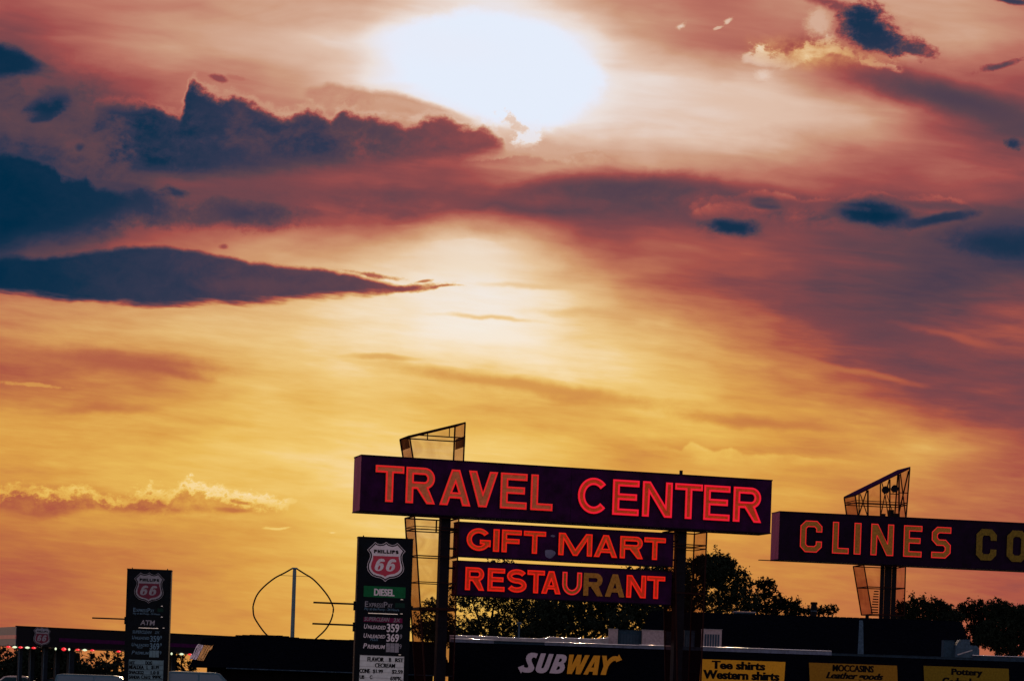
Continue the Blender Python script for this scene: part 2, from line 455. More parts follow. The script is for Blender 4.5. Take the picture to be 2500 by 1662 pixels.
M['face_scarlet'] = mat('scarlet_letter_face', (0.72, 0.055, 0.014), 0.7, spec=.1, vary=.2, scale=6)  # red neon glow on the lit letters put into the colour
M['face_ochre'] = mat('ochre_letter_face', (0.30, 0.135, 0.022), 0.75, spec=.1, vary=.3, scale=9)
M['face_olive'] = mat('unlit_olive_letter_face', (0.12, 0.08, 0.010), 0.75, spec=.1, vary=.4, scale=7)
M['neon_red'] = mat('neon_red', (0.12, .004, .004), emit=(0.84, 0.014, 0.016), estr=0.70)
M['neon_pink'] = mat('neon_pink_red', (0.12, .004, .008), emit=(0.92, 0.010, 0.030), estr=0.80)
M['neon_orange'] = mat('neon_orange_red', (0.12, .004, .004), emit=(0.86, 0.014, 0.004), estr=0.72)
M['neon_dim'] = mat('neon_thin_red', (0.12, .004, .004), emit=(0.80, 0.018, 0.02), estr=0.75)
M['patch'] = mat('grey_patch', (0.09, 0.09, 0.16), 0.8)
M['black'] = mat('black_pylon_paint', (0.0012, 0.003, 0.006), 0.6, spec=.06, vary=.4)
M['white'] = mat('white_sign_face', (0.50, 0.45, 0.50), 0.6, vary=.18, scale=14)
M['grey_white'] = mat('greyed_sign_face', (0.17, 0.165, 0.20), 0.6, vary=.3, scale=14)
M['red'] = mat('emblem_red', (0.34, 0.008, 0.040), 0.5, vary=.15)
M['red_dim'] = mat('grimy_emblem_red', (0.085, 0.003, 0.020), 0.7, vary=.25)  # darker emblem red for the far pylon and the canopy
M['green'] = mat('green_panel', (0.002, 0.085, 0.028), 0.6, spec=.08, vary=.25, scale=5)
M['green_dark'] = mat('dark_green_panel', (0.002, 0.018, 0.014), 0.6, spec=.08, vary=.4, scale=5)
M['magenta'] = mat('magenta_strip', (0.10, 0.004, 0.038), 0.6, spec=.08, vary=.3, scale=6)
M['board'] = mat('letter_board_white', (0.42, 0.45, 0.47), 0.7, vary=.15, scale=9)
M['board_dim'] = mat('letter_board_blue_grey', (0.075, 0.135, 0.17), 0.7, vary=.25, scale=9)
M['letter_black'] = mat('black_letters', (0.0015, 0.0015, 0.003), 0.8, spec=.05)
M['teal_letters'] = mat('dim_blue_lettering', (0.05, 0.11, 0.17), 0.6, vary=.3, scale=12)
M['clip'] = mat('bright_metal_clip', (0.7, 0.7, 0.7), 0.3, metal=.6)
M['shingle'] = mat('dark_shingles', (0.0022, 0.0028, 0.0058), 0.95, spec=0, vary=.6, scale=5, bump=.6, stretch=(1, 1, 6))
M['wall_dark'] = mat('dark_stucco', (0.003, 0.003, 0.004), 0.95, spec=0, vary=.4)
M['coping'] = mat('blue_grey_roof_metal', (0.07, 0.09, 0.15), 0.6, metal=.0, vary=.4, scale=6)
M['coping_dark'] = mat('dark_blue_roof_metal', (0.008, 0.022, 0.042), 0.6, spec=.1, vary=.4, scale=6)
M['roofing'] = mat('pale_roof_membrane', (0.22, 0.21, 0.23), 0.6, vary=.3)
M['hvac_tan'] = mat('tan_unit_sheet_metal', (0.26, 0.21, 0.23), 0.7, spec=.1, vary=.25, scale=8)
M['hvac_blue'] = mat('blue_grey_unit_sheet_metal', (0.014, 0.034, 0.055), 0.7, spec=.1, vary=.35, scale=8)
M['grille'] = mat('grille_dark', (0.015, 0.035, 0.06), 0.8)
M['pale'] = mat('pale_weathered_metal', (0.03, 0.055, 0.085), 0.8, spec=.1, vary=.4, scale=7)
M['sub_white'] = mat('lavender_white_letters', (0.44, 0.38, 0.47), 0.6, vary=.15, scale=12)
M['sub_yellow'] = mat('amber_letters', (0.62, 0.26, 0.006), 0.6, vary=.15, scale=12)
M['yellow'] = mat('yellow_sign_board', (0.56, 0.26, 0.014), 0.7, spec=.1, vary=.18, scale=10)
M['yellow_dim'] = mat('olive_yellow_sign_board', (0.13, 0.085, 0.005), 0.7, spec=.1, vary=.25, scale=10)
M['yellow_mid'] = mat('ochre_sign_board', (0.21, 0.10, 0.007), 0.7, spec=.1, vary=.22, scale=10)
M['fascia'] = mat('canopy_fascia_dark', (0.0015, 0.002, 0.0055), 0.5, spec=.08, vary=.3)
M['fascia_end'] = mat('canopy_end_grey', (0.05, 0.06, 0.085), 0.5, spec=.2, vary=.25, scale=5)  # paler than the front: sky sheen on the end put into colour
M['fascia_end_red'] = mat('canopy_end_stripe', (0.42, 0.12, 0.11), 0.5, spec=.2, vary=.15)  # stripe colour as lit on the end face
M['stripe'] = mat('canopy_purple_stripe', (0.030, 0.0015, 0.034), 0.6, spec=.05, vary=.3)
M['column'] = mat('canopy_column_blue', (0.003, 0.007, 0.014), 0.6, spec=.08, vary=.3)
M['lamp_red'] = mat('red_lamp_glow', (.5, .02, .02), emit=(1.0, 0.03, 0.04), estr=1.0)
M['lamp_core'] = mat('lamp_hot_core', (.9, .6, .5), emit=(1.0, 0.55, 0.5), estr=1.1)
M['lamp_white'] = mat('white_lamp_glow', (.8, .9, .6), emit=(0.80, 0.95, 0.60), estr=0.9)
M['leaf'] = mat('dark_leaves', (0.009, 0.014, 0.010), 0.9, spec=.04, vary=.5, scale=1.4)
M['leaf_red'] = mat('bronze_leaves', (0.012, 0.008, 0.009), 0.9, spec=.04, vary=.5, scale=1.4)
M['bark'] = mat('bark', (0.008, 0.006, 0.006), 0.95, spec=.03, vary=.4)
M['turbine'] = mat('turbine_grey_blue', (0.05, 0.10, 0.13), 0.5)
M['car_pale'] = mat('pale_car_paint', (0.55, 0.48, 0.50), 0.25, spec=.6, vary=.05)
M['car_blue'] = mat('blue_grey_car_paint', (0.035, 0.085, 0.12), 0.45, spec=.2, vary=.15)
M['car_dark'] = mat('dark_car_paint', (0.008, 0.011, 0.02), 0.3, spec=.4, vary=.1)
M['glass'] = mat('car_glass', (0.02, 0.05, 0.07), 0.08, spec=.8, vary=.05)
M['tyre'] = mat('tyre_rubber', (0.012, 0.012, 0.012), 0.9)
M['headlight'] = mat('headlight_lens', (0.7, 0.7, 0.7), 0.15)
M['asphalt'] = mat('asphalt', (0.045, 0.045, 0.048), 0.9, vary=.3, scale=.6, bump=.2)


def translucent(name, tint, stain):
    m = bpy.data.materials.new(name); m.use_nodes = True
    t = m.node_tree; t.nodes.clear()
    o = t.nodes.new('ShaderNodeOutputMaterial'); mx = t.nodes.new('ShaderNodeMixShader')
    tr = t.nodes.new('ShaderNodeBsdfTransparent'); df = t.nodes.new('ShaderNodeBsdfDiffuse')
    df.inputs[0].default_value = (0.05, 0.018, 0.02, 1)
    co = t.nodes.new('ShaderNodeTexCoord'); nz = t.nodes.new('ShaderNodeTexNoise')
    nz.inputs['Scale'].default_value = 0.9; nz.inputs['Detail'].default_value = 4; nz.inputs['Distortion'].default_value = 1.2
    t.links.new(co.outputs['Object'], nz.inputs['Vector'])
    cr = t.nodes.new('ShaderNodeValToRGB')
    cr.color_ramp.elements[0].position = .35; cr.color_ramp.elements[1].position = .65
    cr.color_ramp.elements[0].color = (*[a * b for a, b in zip(tint, stain)], 1); cr.color_ramp.elements[1].color = (*tint, 1)
    t.links.new(nz.outputs['Fac'], cr.inputs[0]); t.links.new(cr.outputs[0], tr.inputs[0])
    mx.inputs[0].default_value = 0.10
    t.links.new(tr.outputs[0], mx.inputs[1]); t.links.new(df.outputs[0], mx.inputs[2]); t.links.new(mx.outputs[0], o.inputs[0])
    return m


M['sheet'] = translucent('translucent_fibreglass', (0.90, 0.80, 0.74), (.80, .72, .70))
M['sheet_ribbed'] = translucent('ribbed_fibreglass', (0.70, 0.52, 0.52), (.82, .78, .80))
M['mesh_dark'] = translucent('dark_mesh', (0.16, 0.10, 0.10), (.4, .4, .4))


# ------------------------------------------------------------------ geometry helpers
def unroll(px, py):
    u, v = px - 1250.0, HY - py
    return u * ca - v * sa, u * sa + v * ca


def ray(px, py):
    x, z = unroll(px, py)
    return Vector((x / F, 1.0, z / F))


def at(px, py, depth):
    r = ray(px, py) * depth
    return Vector((r.x, r.y, r.z + EYE))


def hit_z(px, py, z):
    r = ray(px, py)
    return at(px, py, (z - EYE) / r.z)


class Face:
    """a vertical plane: s runs along it, z is height, off is out towards the viewer"""
    def __init__(self, a, b):
        self.o = Vector((a.x, a.y, 0)); d = Vector((b.x - a.x, b.y - a.y, 0)); self.len = d.length
        self.d = d.normalized(); self.n = Vector((self.d.y, -self.d.x, 0))
    def pix(self, px, py, off=0.0):
        r = ray(px, py); o = self.o + self.n * off
        k = self.n.dot(o) / self.n.dot(r)
        p = r * k
        return ((p - o).dot(self.d), p.z + EYE)
    def w(self, s, z, off=0.0):
        p = self.o + self.d * s + self.n * off
        return Vector((p.x, p.y, z))


def zoom(o, k):
    return lambda x, y: (o[0] + x * k, o[1] + y * k)


R1, R2, R3 = zoom((840, 1000), .23739), zoom((1380, 1100), .23739), zoom((1860, 1100), .2713)
R4, R5, R6 = zoom((0, 1300), .23088), zoom((440, 1300), .25434), zoom((840, 1300), .23739)
R7, R8 = zoom((1380, 1320), .23739), zoom((1900, 1320), .25434)
Z1, Z2, Z3 = zoom((0, 1520), .10174), zoom((300, 1520), .11022), zoom((860, 1300), .11478)
Z4, Z5, Z6 = zoom((860, 1460), .12882), zoom((300, 1380), .1798), zoom((1240, 1560), .13565)
Z7, Z8 = zoom((2040, 1130), .09565), zoom((960, 1020), .09565)


class MB:
    def __init__(self): self.v, self.f, self.m, self.mats = [], [], [], []
    def mi(self, m):
        if m not in self.mats: self.mats.append(m)
        return self.mats.index(m)
    def add(self, vs, fs, m):
        b = len(self.v); k = self.mi(m)
        self.v += [Vector(p) for p in vs]
        self.f += [[i + b for i in f] for f in fs]; self.m += [k] * len(fs)
        return self
    def box8(self, p, m):
        """p: 4 bottom corners then 4 top corners"""
        return self.add(p, [(0, 3, 2, 1), (4, 5, 6, 7), (0, 1, 5, 4), (1, 2, 6, 5), (2, 3, 7, 6), (3, 0, 4, 7)], m)
    def slab(self, F_, s0, s1, z0, z1, o0, o1, m):
        """box on a Face: o1 is the front offset, o0 the rear"""
        w = F_.w
        return self.box8([w(s0, z0, o1), w(s1, z0, o1), w(s1, z0, o0), w(s0, z0, o0), w(s0, z1, o1), w(s1, z1, o1), w(s1, z1, o0), w(s0, z1, o0)], m)
    def beam(self, p, q, w, m, h=None):
        p, q = Vector(p), Vector(q); d = (q - p).normalized(); h = h or w
        a = d.cross(Vector((0, 0, 1)))
        if a.length < 1e-3: a = d.cross(Vector((0, 1, 0)))
        a.normalize(); b = d.cross(a).normalized()
        a, b = a * w / 2, b * h / 2
        return self.box8([p - a - b, p + a - b, p + a + b, p - a + b, q - a - b, q + a - b, q + a + b, q - a + b], m)
    def tube(self, pts, r, m, closed=False, n=6, r2=None):
        pts = [Vector(p) for p in pts]; N = len(pts); vs, fs = [], []
        for i, p in enumerate(pts):
            a = pts[(i - 1) % N] if (closed or i > 0) else p
            c = pts[(i + 1) % N] if (closed or i < N - 1) else p
            t = (c - a).normalized()
            u = t.cross(Vector((0, 0, 1)))
            if u.length < 0.15: u = t.cross(Vector((0, 1, 0)))
            u.normalize(); w = t.cross(u).normalized()
            rr = r if r2 is None else r + (r2 - r) * i / max(1, N - 1)
            for k in range(n):
                an = 2 * math.pi * k / n
                vs.append(p + u * math.cos(an) * rr + w * math.sin(an) * rr)
        for i in range(N if closed else N - 1):
            j = (i + 1) % N
            for k in range(n):
                fs.append((i * n + k, i * n + (k + 1) % n, j * n + (k + 1) % n, j * n + k))
        if not closed:
            fs.append(tuple(range(n))[::-1]); fs.append(tuple((N - 1) * n + k for k in range(n)))
        return self.add(vs, fs, m)
    def rod(self, pts, w, m, F_):
        """closed loop of tube whose frame comes from the Face (stays even round tight corners)"""
        N = len(pts); vs, fs = [], []
        for i, (s, z, o) in enumerate(pts):
            s0, z0, _ = pts[(i - 1) % N]; s1, z1, _ = pts[(i + 1) % N]
            ax, az = s - s0, z - z0; bx, bz = s1 - s, z1 - z
            la, lb = math.hypot(ax, az) or 1e-6, math.hypot(bx, bz) or 1e-6
            n1 = (-az / la, ax / la); n2 = (-bz / lb, bx / lb)
            mx, mz = n1[0] + n2[0], n1[1] + n2[1]; l2 = mx * mx + mz * mz
            if l2 < 0.3: mx, mz, k = n1[0], n1[1], 1.0
            else: k = 2.0 / l2
            mx, mz = mx * k * w, mz * k * w
            for an in range(6):
                c, t = math.cos(an * math.pi / 3), math.sin(an * math.pi / 3)
                vs.append(F_.w(s + mx * c, z + mz * c, o + w * t))
        for i in range(N):
            j = (i + 1) % N
            for k in range(6): fs.append((i * 6 + k, i * 6 + (k + 1) % 6, j * 6 + (k + 1) % 6, j * 6 + k))
        return self.add(vs, fs, m)
    def plate(self, F_, loops, o0, o1, m, m_side=None):
        """flat shape with holes cut out, front at o1, sides back to o0"""
        loops = [[p for i, p in enumerate(lp) if math.dist(p, lp[i - 1]) > 1e-5] for lp in loops]
        tri = tessellate_polygon([[Vector((x, y, 0)) for x, y in lp] for lp in loops])
        flat = [p for lp in loops for p in lp]
        self.add([F_.w(x, y, o1) for x, y in flat], [tuple(t) for t in tri], m)
        if o0 is not None:
            for lp in loops:
                n = len(lp)
                self.add([F_.w(x, y, o1) for x, y in lp] + [F_.w(x, y, o0) for x, y in lp],
                         [(i, (i + 1) % n, n + (i + 1) % n, n + i) for i in range(n)], m_side or m)
        return self
    def lathe(self, c, prof, m, n=16):
        vs, fs = [], []
        for r, z in prof:
            for k in range(n):
                a = 2 * math.pi * k / n; vs.append((c[0] + r * math.cos(a), c[1] + r * math.sin(a), c[2] + z))
        for i in range(len(prof) - 1):
            for k in range(n): fs.append((i * n + k, i * n + (k + 1) % n, (i + 1) * n + (k + 1) % n, (i + 1) * n + k))
        fs.append(tuple(range(n))[::-1]); fs.append(tuple((len(prof) - 1) * n + k for k in range(n)))
        return self.add(vs, fs, m)
    def build(self, name, parent=None, loc=None):
        base = Vector((0, 0, 0))
        if parent is not None:
            p = parent
            while p is not None: base += p.location; p = p.parent
        elif loc is not None: base = Vector(loc)
        me = bpy.data.meshes.new(name)
        me.from_pydata([tuple(v - base) for v in self.v], [], self.f)
        for m in self.mats: me.materials.append(M[m])
        me.polygons.foreach_set('material_index', self.m)
        if 'bead' in self.mats:
            kb = self.mats.index('bead')
            me.polygons.foreach_set('use_smooth', [m == kb and len(f) == 4 for m, f in zip(self.m, self.f)])
        me.update()
        o = bpy.data.objects.new(name, me)
        COL.objects.link(o)
        if parent is not None: o.parent = parent
        elif loc is not None: o.location = loc
        return o


def tag(o, label, cat, group=None, kind=None):
    if label: o['label'] = label
    if cat: o['category'] = cat
    if group: o['group'] = group
    if kind: o['kind'] = kind
    return o


def thing(name, label, cat, loc, group=None):
    o = bpy.data.objects.new(name, None); o.location = loc; o.empty_display_size = 0.3
    COL.objects.link(o)
    return tag(o, label, cat, group)


def offset_loop(lp, d):
    """positive d shrinks a loop"""
    A = sum(a[0] * b[1] - b[0] * a[1] for a, b in zip(lp, lp[1:] + lp[:1]))
    sg = 1 if A > 0 else -1; n = len(lp); out = []
    for i in range(n):
        p0, p, p1 = lp[i - 1], lp[i], lp[(i + 1) % n]
        a = (p[0] - p0[0], p[1] - p0[1]); b = (p1[0] - p[0], p1[1] - p[1])
        la, lb = math.hypot(*a) or 1e-9, math.hypot(*b) or 1e-9
        n1 = (-a[1] / la * sg, a[0] / la * sg); n2 = (-b[1] / lb * sg, b[0] / lb * sg)
        mx, my = n1[0] + n2[0], n1[1] + n2[1]; l2 = mx * mx + my * my
        k = 2 / l2 if l2 > 0.5 else 1.4 / math.sqrt(max(l2, 1e-6))
        out.append((p[0] + mx * k * d, p[1] + my * k * d))
    return out


# ------------------------------------------------------------------ block capitals (outlines with holes)
def arc(cx, cy, rx, ry, a0, a1, n=14):
    return [(cx + rx * math.cos(R(a0 + (a1 - a0) * i / n)), cy + ry * math.sin(R(a0 + (a1 - a0) * i / n))) for i in range(n + 1)]


def stroke(pts, s, closed=False):
    n = len(pts); lf, rt = [], []
    for i, p in enumerate(pts):
        p0 = pts[i - 1] if (i > 0 or closed) else None
        p1 = pts[(i + 1) % n] if (i < n - 1 or closed) else None
        ds = []
        for q0, q1 in ((p0, p), (p, p1)):
            if q0 is None or q1 is None: continue
            d = (q1[0] - q0[0], q1[1] - q0[1]); l = math.hypot(*d) or 1e-9
            ds.append((-d[1] / l, d[0] / l))
        if len(ds) == 1: mx, my = ds[0]
        else:
            mx, my = ds[0][0] + ds[1][0], ds[0][1] + ds[1][1]; l2 = mx * mx + my * my
            mx, my = mx * 2 / l2, my * 2 / l2
        lf.append((p[0] + mx * s / 2, p[1] + my * s / 2)); rt.append((p[0] - mx * s / 2, p[1] - my * s / 2))
    return [lf, rt] if closed else [lf + rt[::-1]]


def glyph(c, w, h, s):
    t = s * 0.92
    if c == 'I': return [[(0, 0), (w, 0), (w, h), (0, h)]]
    if c == 'T': return [[(w / 2 - s / 2, 0), (w / 2 + s / 2, 0), (w / 2 + s / 2, h - t), (w, h - t), (w, h), (0, h), (0, h - t), (w / 2 - s / 2, h - t)]]
    if c == 'L': return [[(0, 0), (w, 0), (w, t), (s, t), (s, h), (0, h)]]
    if c == 'E':
        m = h * .52
        return [[(0, 0), (w, 0), (w, t), (s, t), (s, m - t / 2), (w * .92, m - t / 2), (w * .92, m + t / 2), (s, m + t / 2), (s, h - t), (w, h - t), (w, h), (0, h)]]
    if c == 'F':
        m = h * .50
        return [[(0, 0), (s, 0), (s, m - t / 2), (w * .9, m - t / 2), (w * .9, m + t / 2), (s, m + t / 2), (s, h - t), (w, h - t), (w, h), (0, h)]]
    if c == 'H':
        m = h * .5
        return [[(0, 0), (s, 0), (s, m - t / 2), (w - s, m - t / 2), (w - s, 0), (w, 0), (w, h), (w - s, h), (w - s, m + t / 2), (s, m + t / 2), (s, h), (0, h)]]
    if c == 'N':
        d = 1.12 * s
        return [[(0, 0), (s, 0), (s, h - h * s / (w - d)), (w - d, 0), (w, 0), (w, h), (w - s, h), (w - s, h * s / (w - d)), (d, h), (0, h)]]
    if c == 'V' or c == 'A':
        d = 1.08 * s; e = .50 * d
        k = (w / 2 - d) / (w / 2 - e)          # where the inner edges meet
        v = [(0, h), (w / 2 - e, 0), (w / 2 + e, 0), (w, h), (w - d, h), (w / 2, h * (1 - k)), (d, h)]
        if c == 'V': return [v]
        b0, b1 = h * .20, h * .20 + t * .85     # crossbar
        xi = lambda y: d + (w / 2 - d) * y / (h * k)
        return [[(0, 0), (d, 0), (xi(b0), b0), (w - xi(b0), b0), (w - d, 0), (w, 0), (w / 2 + e, h), (w / 2 - e, h)],
                [(xi(b1), b1), (w - xi(b1), b1), (w / 2, h * k)]]
    if c == 'M':
        d = 1.25 * s
        return [[(0, 0), (s, 0), (s, h * .72), (w / 2 - s * .42, 0), (w / 2 + s * .42, 0), (w - s, h * .72), (w - s, 0), (w, 0), (w, h), (w - d, h), (w / 2, h * .30), (d, h), (0, h)]]
    if c in 'RP':
        hm = h * .40; r = (h - hm) / 2; rx = min(r, w * .5)
        cx = w - rx if c == 'P' else w * .97 - rx
        outer = [(0, 0), (s, 0), (s, hm)]
        if c == 'R': outer += [(w - s * 1.25 - (w * .30), hm), (w - s * 1.12, 0), (w, 0), (cx + rx * .42, hm + r * .10)]
        else: outer += [(cx, hm)]
        outer += arc(cx, h - r, rx, r, -62 if c == 'R' else -90, 90)
        outer += [(0, h)]
        hole = [(s, h - t)] + arc(cx, h - r, max(rx - s, .02), r - t, 90, -90) + [(s, hm + t)]
        return [outer, hole]
    if c == 'O':
        return [arc(w / 2, h / 2, w / 2, h / 2, 0, 350, 35), arc(w / 2, h / 2, w / 2 - s, h / 2 - t, 0, 350, 35)]
    if c == 'C':
        return stroke(arc(w / 2, h / 2, (w - s) / 2, (h - t) / 2, 40, 320, 30), s)
    if c == 'G':
        outer = arc(w / 2, h / 2, w / 2, h / 2, 36, 322, 30)
        inner = arc(w / 2, h / 2, w / 2 - s, h / 2 - t, 330, 36, 30)
        yb = h * .50
        return [outer + [(w, h * .19), (w, yb), (w * .55, yb), (w * .55, yb - t * .9), (w - s, yb - t * .9)] + inner]
    if c == 'S':
        ry, rx = (h - t) / 4, (w - s) / 2
        p = arc(w / 2, h - t / 2 - ry, rx, ry, 22, 262, 20) + arc(w / 2, t / 2 + ry, rx, ry, 82, -158, 20)
        return stroke(p, s)
    if c == 'U':
        r = (w - s) / 2
        return stroke([(s / 2, h)] + arc(w / 2, r * 1.1 + t / 2, r, r * 1.1, 180, 360, 18) + [(w - s / 2, h)], s)
    if c == 'c':   # chamfered C
        a, k = s / 2, .55 * s
        return stroke([(w - a, h * .64), (w - a, h - a - k), (w - a - k, h - a), (a + k, h - a), (a, h - a - k), (a, a + k), (a + k, a), (w - a - k, a), (w - a, a + k), (w - a, h * .36)], s)
    if c == 's':
        a, k = s / 2, .55 * s
        return stroke([(w, h - a), (a + k, h - a), (a, h - a - k), (a, h / 2 + k), (a + k, h / 2), (w - a - k, h / 2), (w - a, h / 2 - k), (w - a, a + k), (w - a - k, a), (0, a)], s)
    if c == 'o':
        a, k = s / 2, .6 * s
        return stroke([(w - a, h - a - k), (w - a - k, h - a), (a + k, h - a), (a, h - a - k), (a, a + k), (a + k, a), (w - a - k, a), (w - a, a + k)], s, True)
    raise KeyError(c)


def put_glyph(c, box, s):
    s0, s1, z0, z1 = box
    return [[(s0 + x, z0 + y) for x, y in lp] for lp in glyph(c, s1 - s0, z1 - z0, s)]


def neon(mb, F_, loops, inset, r, off, m, skip=None):
    for i, lp in enumerate(loops):
        l2 = offset_loop(lp, inset if i == 0 else -inset)
        if len(lp) > 60 and False: l2 = l2[::2]
        mb.rod([(x, y, off) for x, y in l2], r, m, F_)


_txt = {}


def text_shape(body, shear=0.0, bold=0.0):
    k = (body, shear, bold)
    if k not in _txt:
        c = bpy.data.curves.new('lettering', 'FONT'); c.body = body; c.size = 1.0; c.shear = shear; c.offset = bold; c.resolution_u = 3
        o = bpy.data.objects.new('lettering', c); COL.objects.link(o)
        me = o.to_mesh()
        vs = [(v.co.x, v.co.y) for v in me.vertices]; fs = [tuple(p.vertices) for p in me.polygons]
        o.to_mesh_clear(); bpy.data.objects.remove(o); bpy.data.curves.remove(c)
        x0, x1 = min(v[0] for v in vs), max(v[0] for v in vs); y0, y1 = min(v[1] for v in vs), max(v[1] for v in vs)
        _txt[k] = ([((x - x0) / (x1 - x0), (y - y0) / (y1 - y0)) for x, y in vs], fs)
    return _txt[k]


def text(mb, F_, body, box, off, m, shear=0.0, bold=0.012, heavy=0.0):
    vs, fs = text_shape(body, shear, bold); s0, s1, z0, z1 = box
    h = heavy * (z1 - z0)
    for i, dx in enumerate((-h, 0, h) if heavy else (0,)):
        mb.add([F_.w(s0 + abs(h) + x * (s1 - s0 - 2 * abs(h)) + dx, z0 + y * (z1 - z0), off + .0012 * i) for x, y in vs], fs, m)
    return mb


def zbox(F_, Z, x0, y0, x1, y1, off=0.0):
    """box on a Face from two picture corners (upper left, lower right), level in the world"""
    cx, cy = (x0 + x1) / 2, (y0 + y1) / 2
    s0 = F_.pix(*Z(x0, cy), off)[0]; s1 = F_.pix(*Z(x1, cy), off)[0]
    z1 = F_.pix(*Z(cx, y0), off)[1]; z0 = F_.pix(*Z(cx, y1), off)[1]
    return (s0, s1, z0, z1)

# ------------------------------------------------------------------ ground
def build_ground():
    mb = MB(); n = 24
    xs = [-900 + 1800 * i / n for i in range(n + 1)]; ys = [-200 + 2400 * i / n for i in range(n + 1)]
    mb.add([(x, y, 0) for y in ys for x in xs], [(j * (n + 1) + i, j * (n + 1) + i + 1, (j + 1) * (n + 1) + i + 1, (j + 1) * (n + 1) + i) for j in range(n) for i in range(n)], 'asphalt')
    tag(mb.build('ground'), None, None, kind='structure')


build_ground()


# ------------------------------------------------------------------ tall travel sign
def fin_frame(root, FA, depth, corners, rings, name='tower_frame', w=0.07, extra=None, slope_top=True, off=-0.15, braces=()):
    """open box tower: corners = (left bottom, left top, right top, right bottom) as (s, z) of its front face"""
    lb, lt, rt, rb = corners
    mb = MB()
    f = lambda p: FA.w(p[0], p[1], off)
    b = lambda p: FA.w(p[0], p[1], off - depth)
    for g in (f, b):
        for p, q in ((lb, lt), (lt, rt), (rt, rb)): mb.beam(g(p), g(q), w, 'frame')
    for p in (lt, rt): mb.beam(f(p), b(p), w, 'frame')
    lx = lambda z: lb[0] + (lt[0] - lb[0]) * (z - lb[1]) / (lt[1] - lb[1])
    rx = lambda z: rb[0] + (rt[0] - rb[0]) * (z - rb[1]) / (rt[1] - rb[1])
    for z, th in rings:
        xl = lx(z) if z <= lt[1] else lt[0] + (rt[0] - lt[0]) * (z - lt[1]) / (rt[1] - lt[1])
        p, q = (xl, z), (rx(z), z)
        mb.beam(f(p), f(q), th, 'frame'); mb.beam(b(p), b(q), th, 'frame')
        mb.beam(f(p), b(p), th, 'frame'); mb.beam(f(q), b(q), th, 'frame')
    for p, q, th, back in braces:
        g = b if back else f
        mb.beam(g(p), g(q), th, 'frame')
    fr = mb.build(name, root)
    # sheets: front and back flat, ribbed on the two sides
    mb = MB()
    e = 0.03
    mb.add([FA.w(*lb, off - depth + e), FA.w(*rb, off - depth + e), FA.w(*rt, off - depth + e), FA.w(*lt, off - depth + e)], [(0, 1, 2, 3)], 'sheet')
    mb.build('back_sheet', root)
    for nm, p, q in (('side_sheet', lb, lt), ('side_sheet', rb, rt)):
        mb = MB(); n = 30
        vs, fs = [], []
        for i in range(n + 1):
            k = i / n; dz = 0.02 * (i % 2)
            for pt in (p, q):
                v = FA.w(pt[0] + dz, pt[1], off - e - (depth - 2 * e) * k); vs.append(v)
        for i in range(n): fs.append((2 * i, 2 * i + 2, 2 * i + 3, 2 * i + 1))
        mb.add(vs, fs, 'sheet_ribbed'); mb.build(nm, root)
    return fr


def letter_row(parent, FA, spec, z0, z1, stroke_w, thick, face_mat, neon_mat, inset, nr, off, names='letter'):
    """spec: (char, s0, s1, face material or None, neon material or None or '-')"""
    for ch, s0, s1, fm, nm in spec:
        lp = put_glyph(ch, (s0, s1, z0, z1), stroke_w)
        mb = MB(); mb.plate(FA, lp, off, off + thick, fm or face_mat, 'steel')
        lt = mb.build('letter', parent)
        if nm != '-':
            nb = MB(); neon(nb, FA, lp, inset, nr, off + thick + nr * .8, nm or neon_mat)
            nb.build('neon_tube', parent)


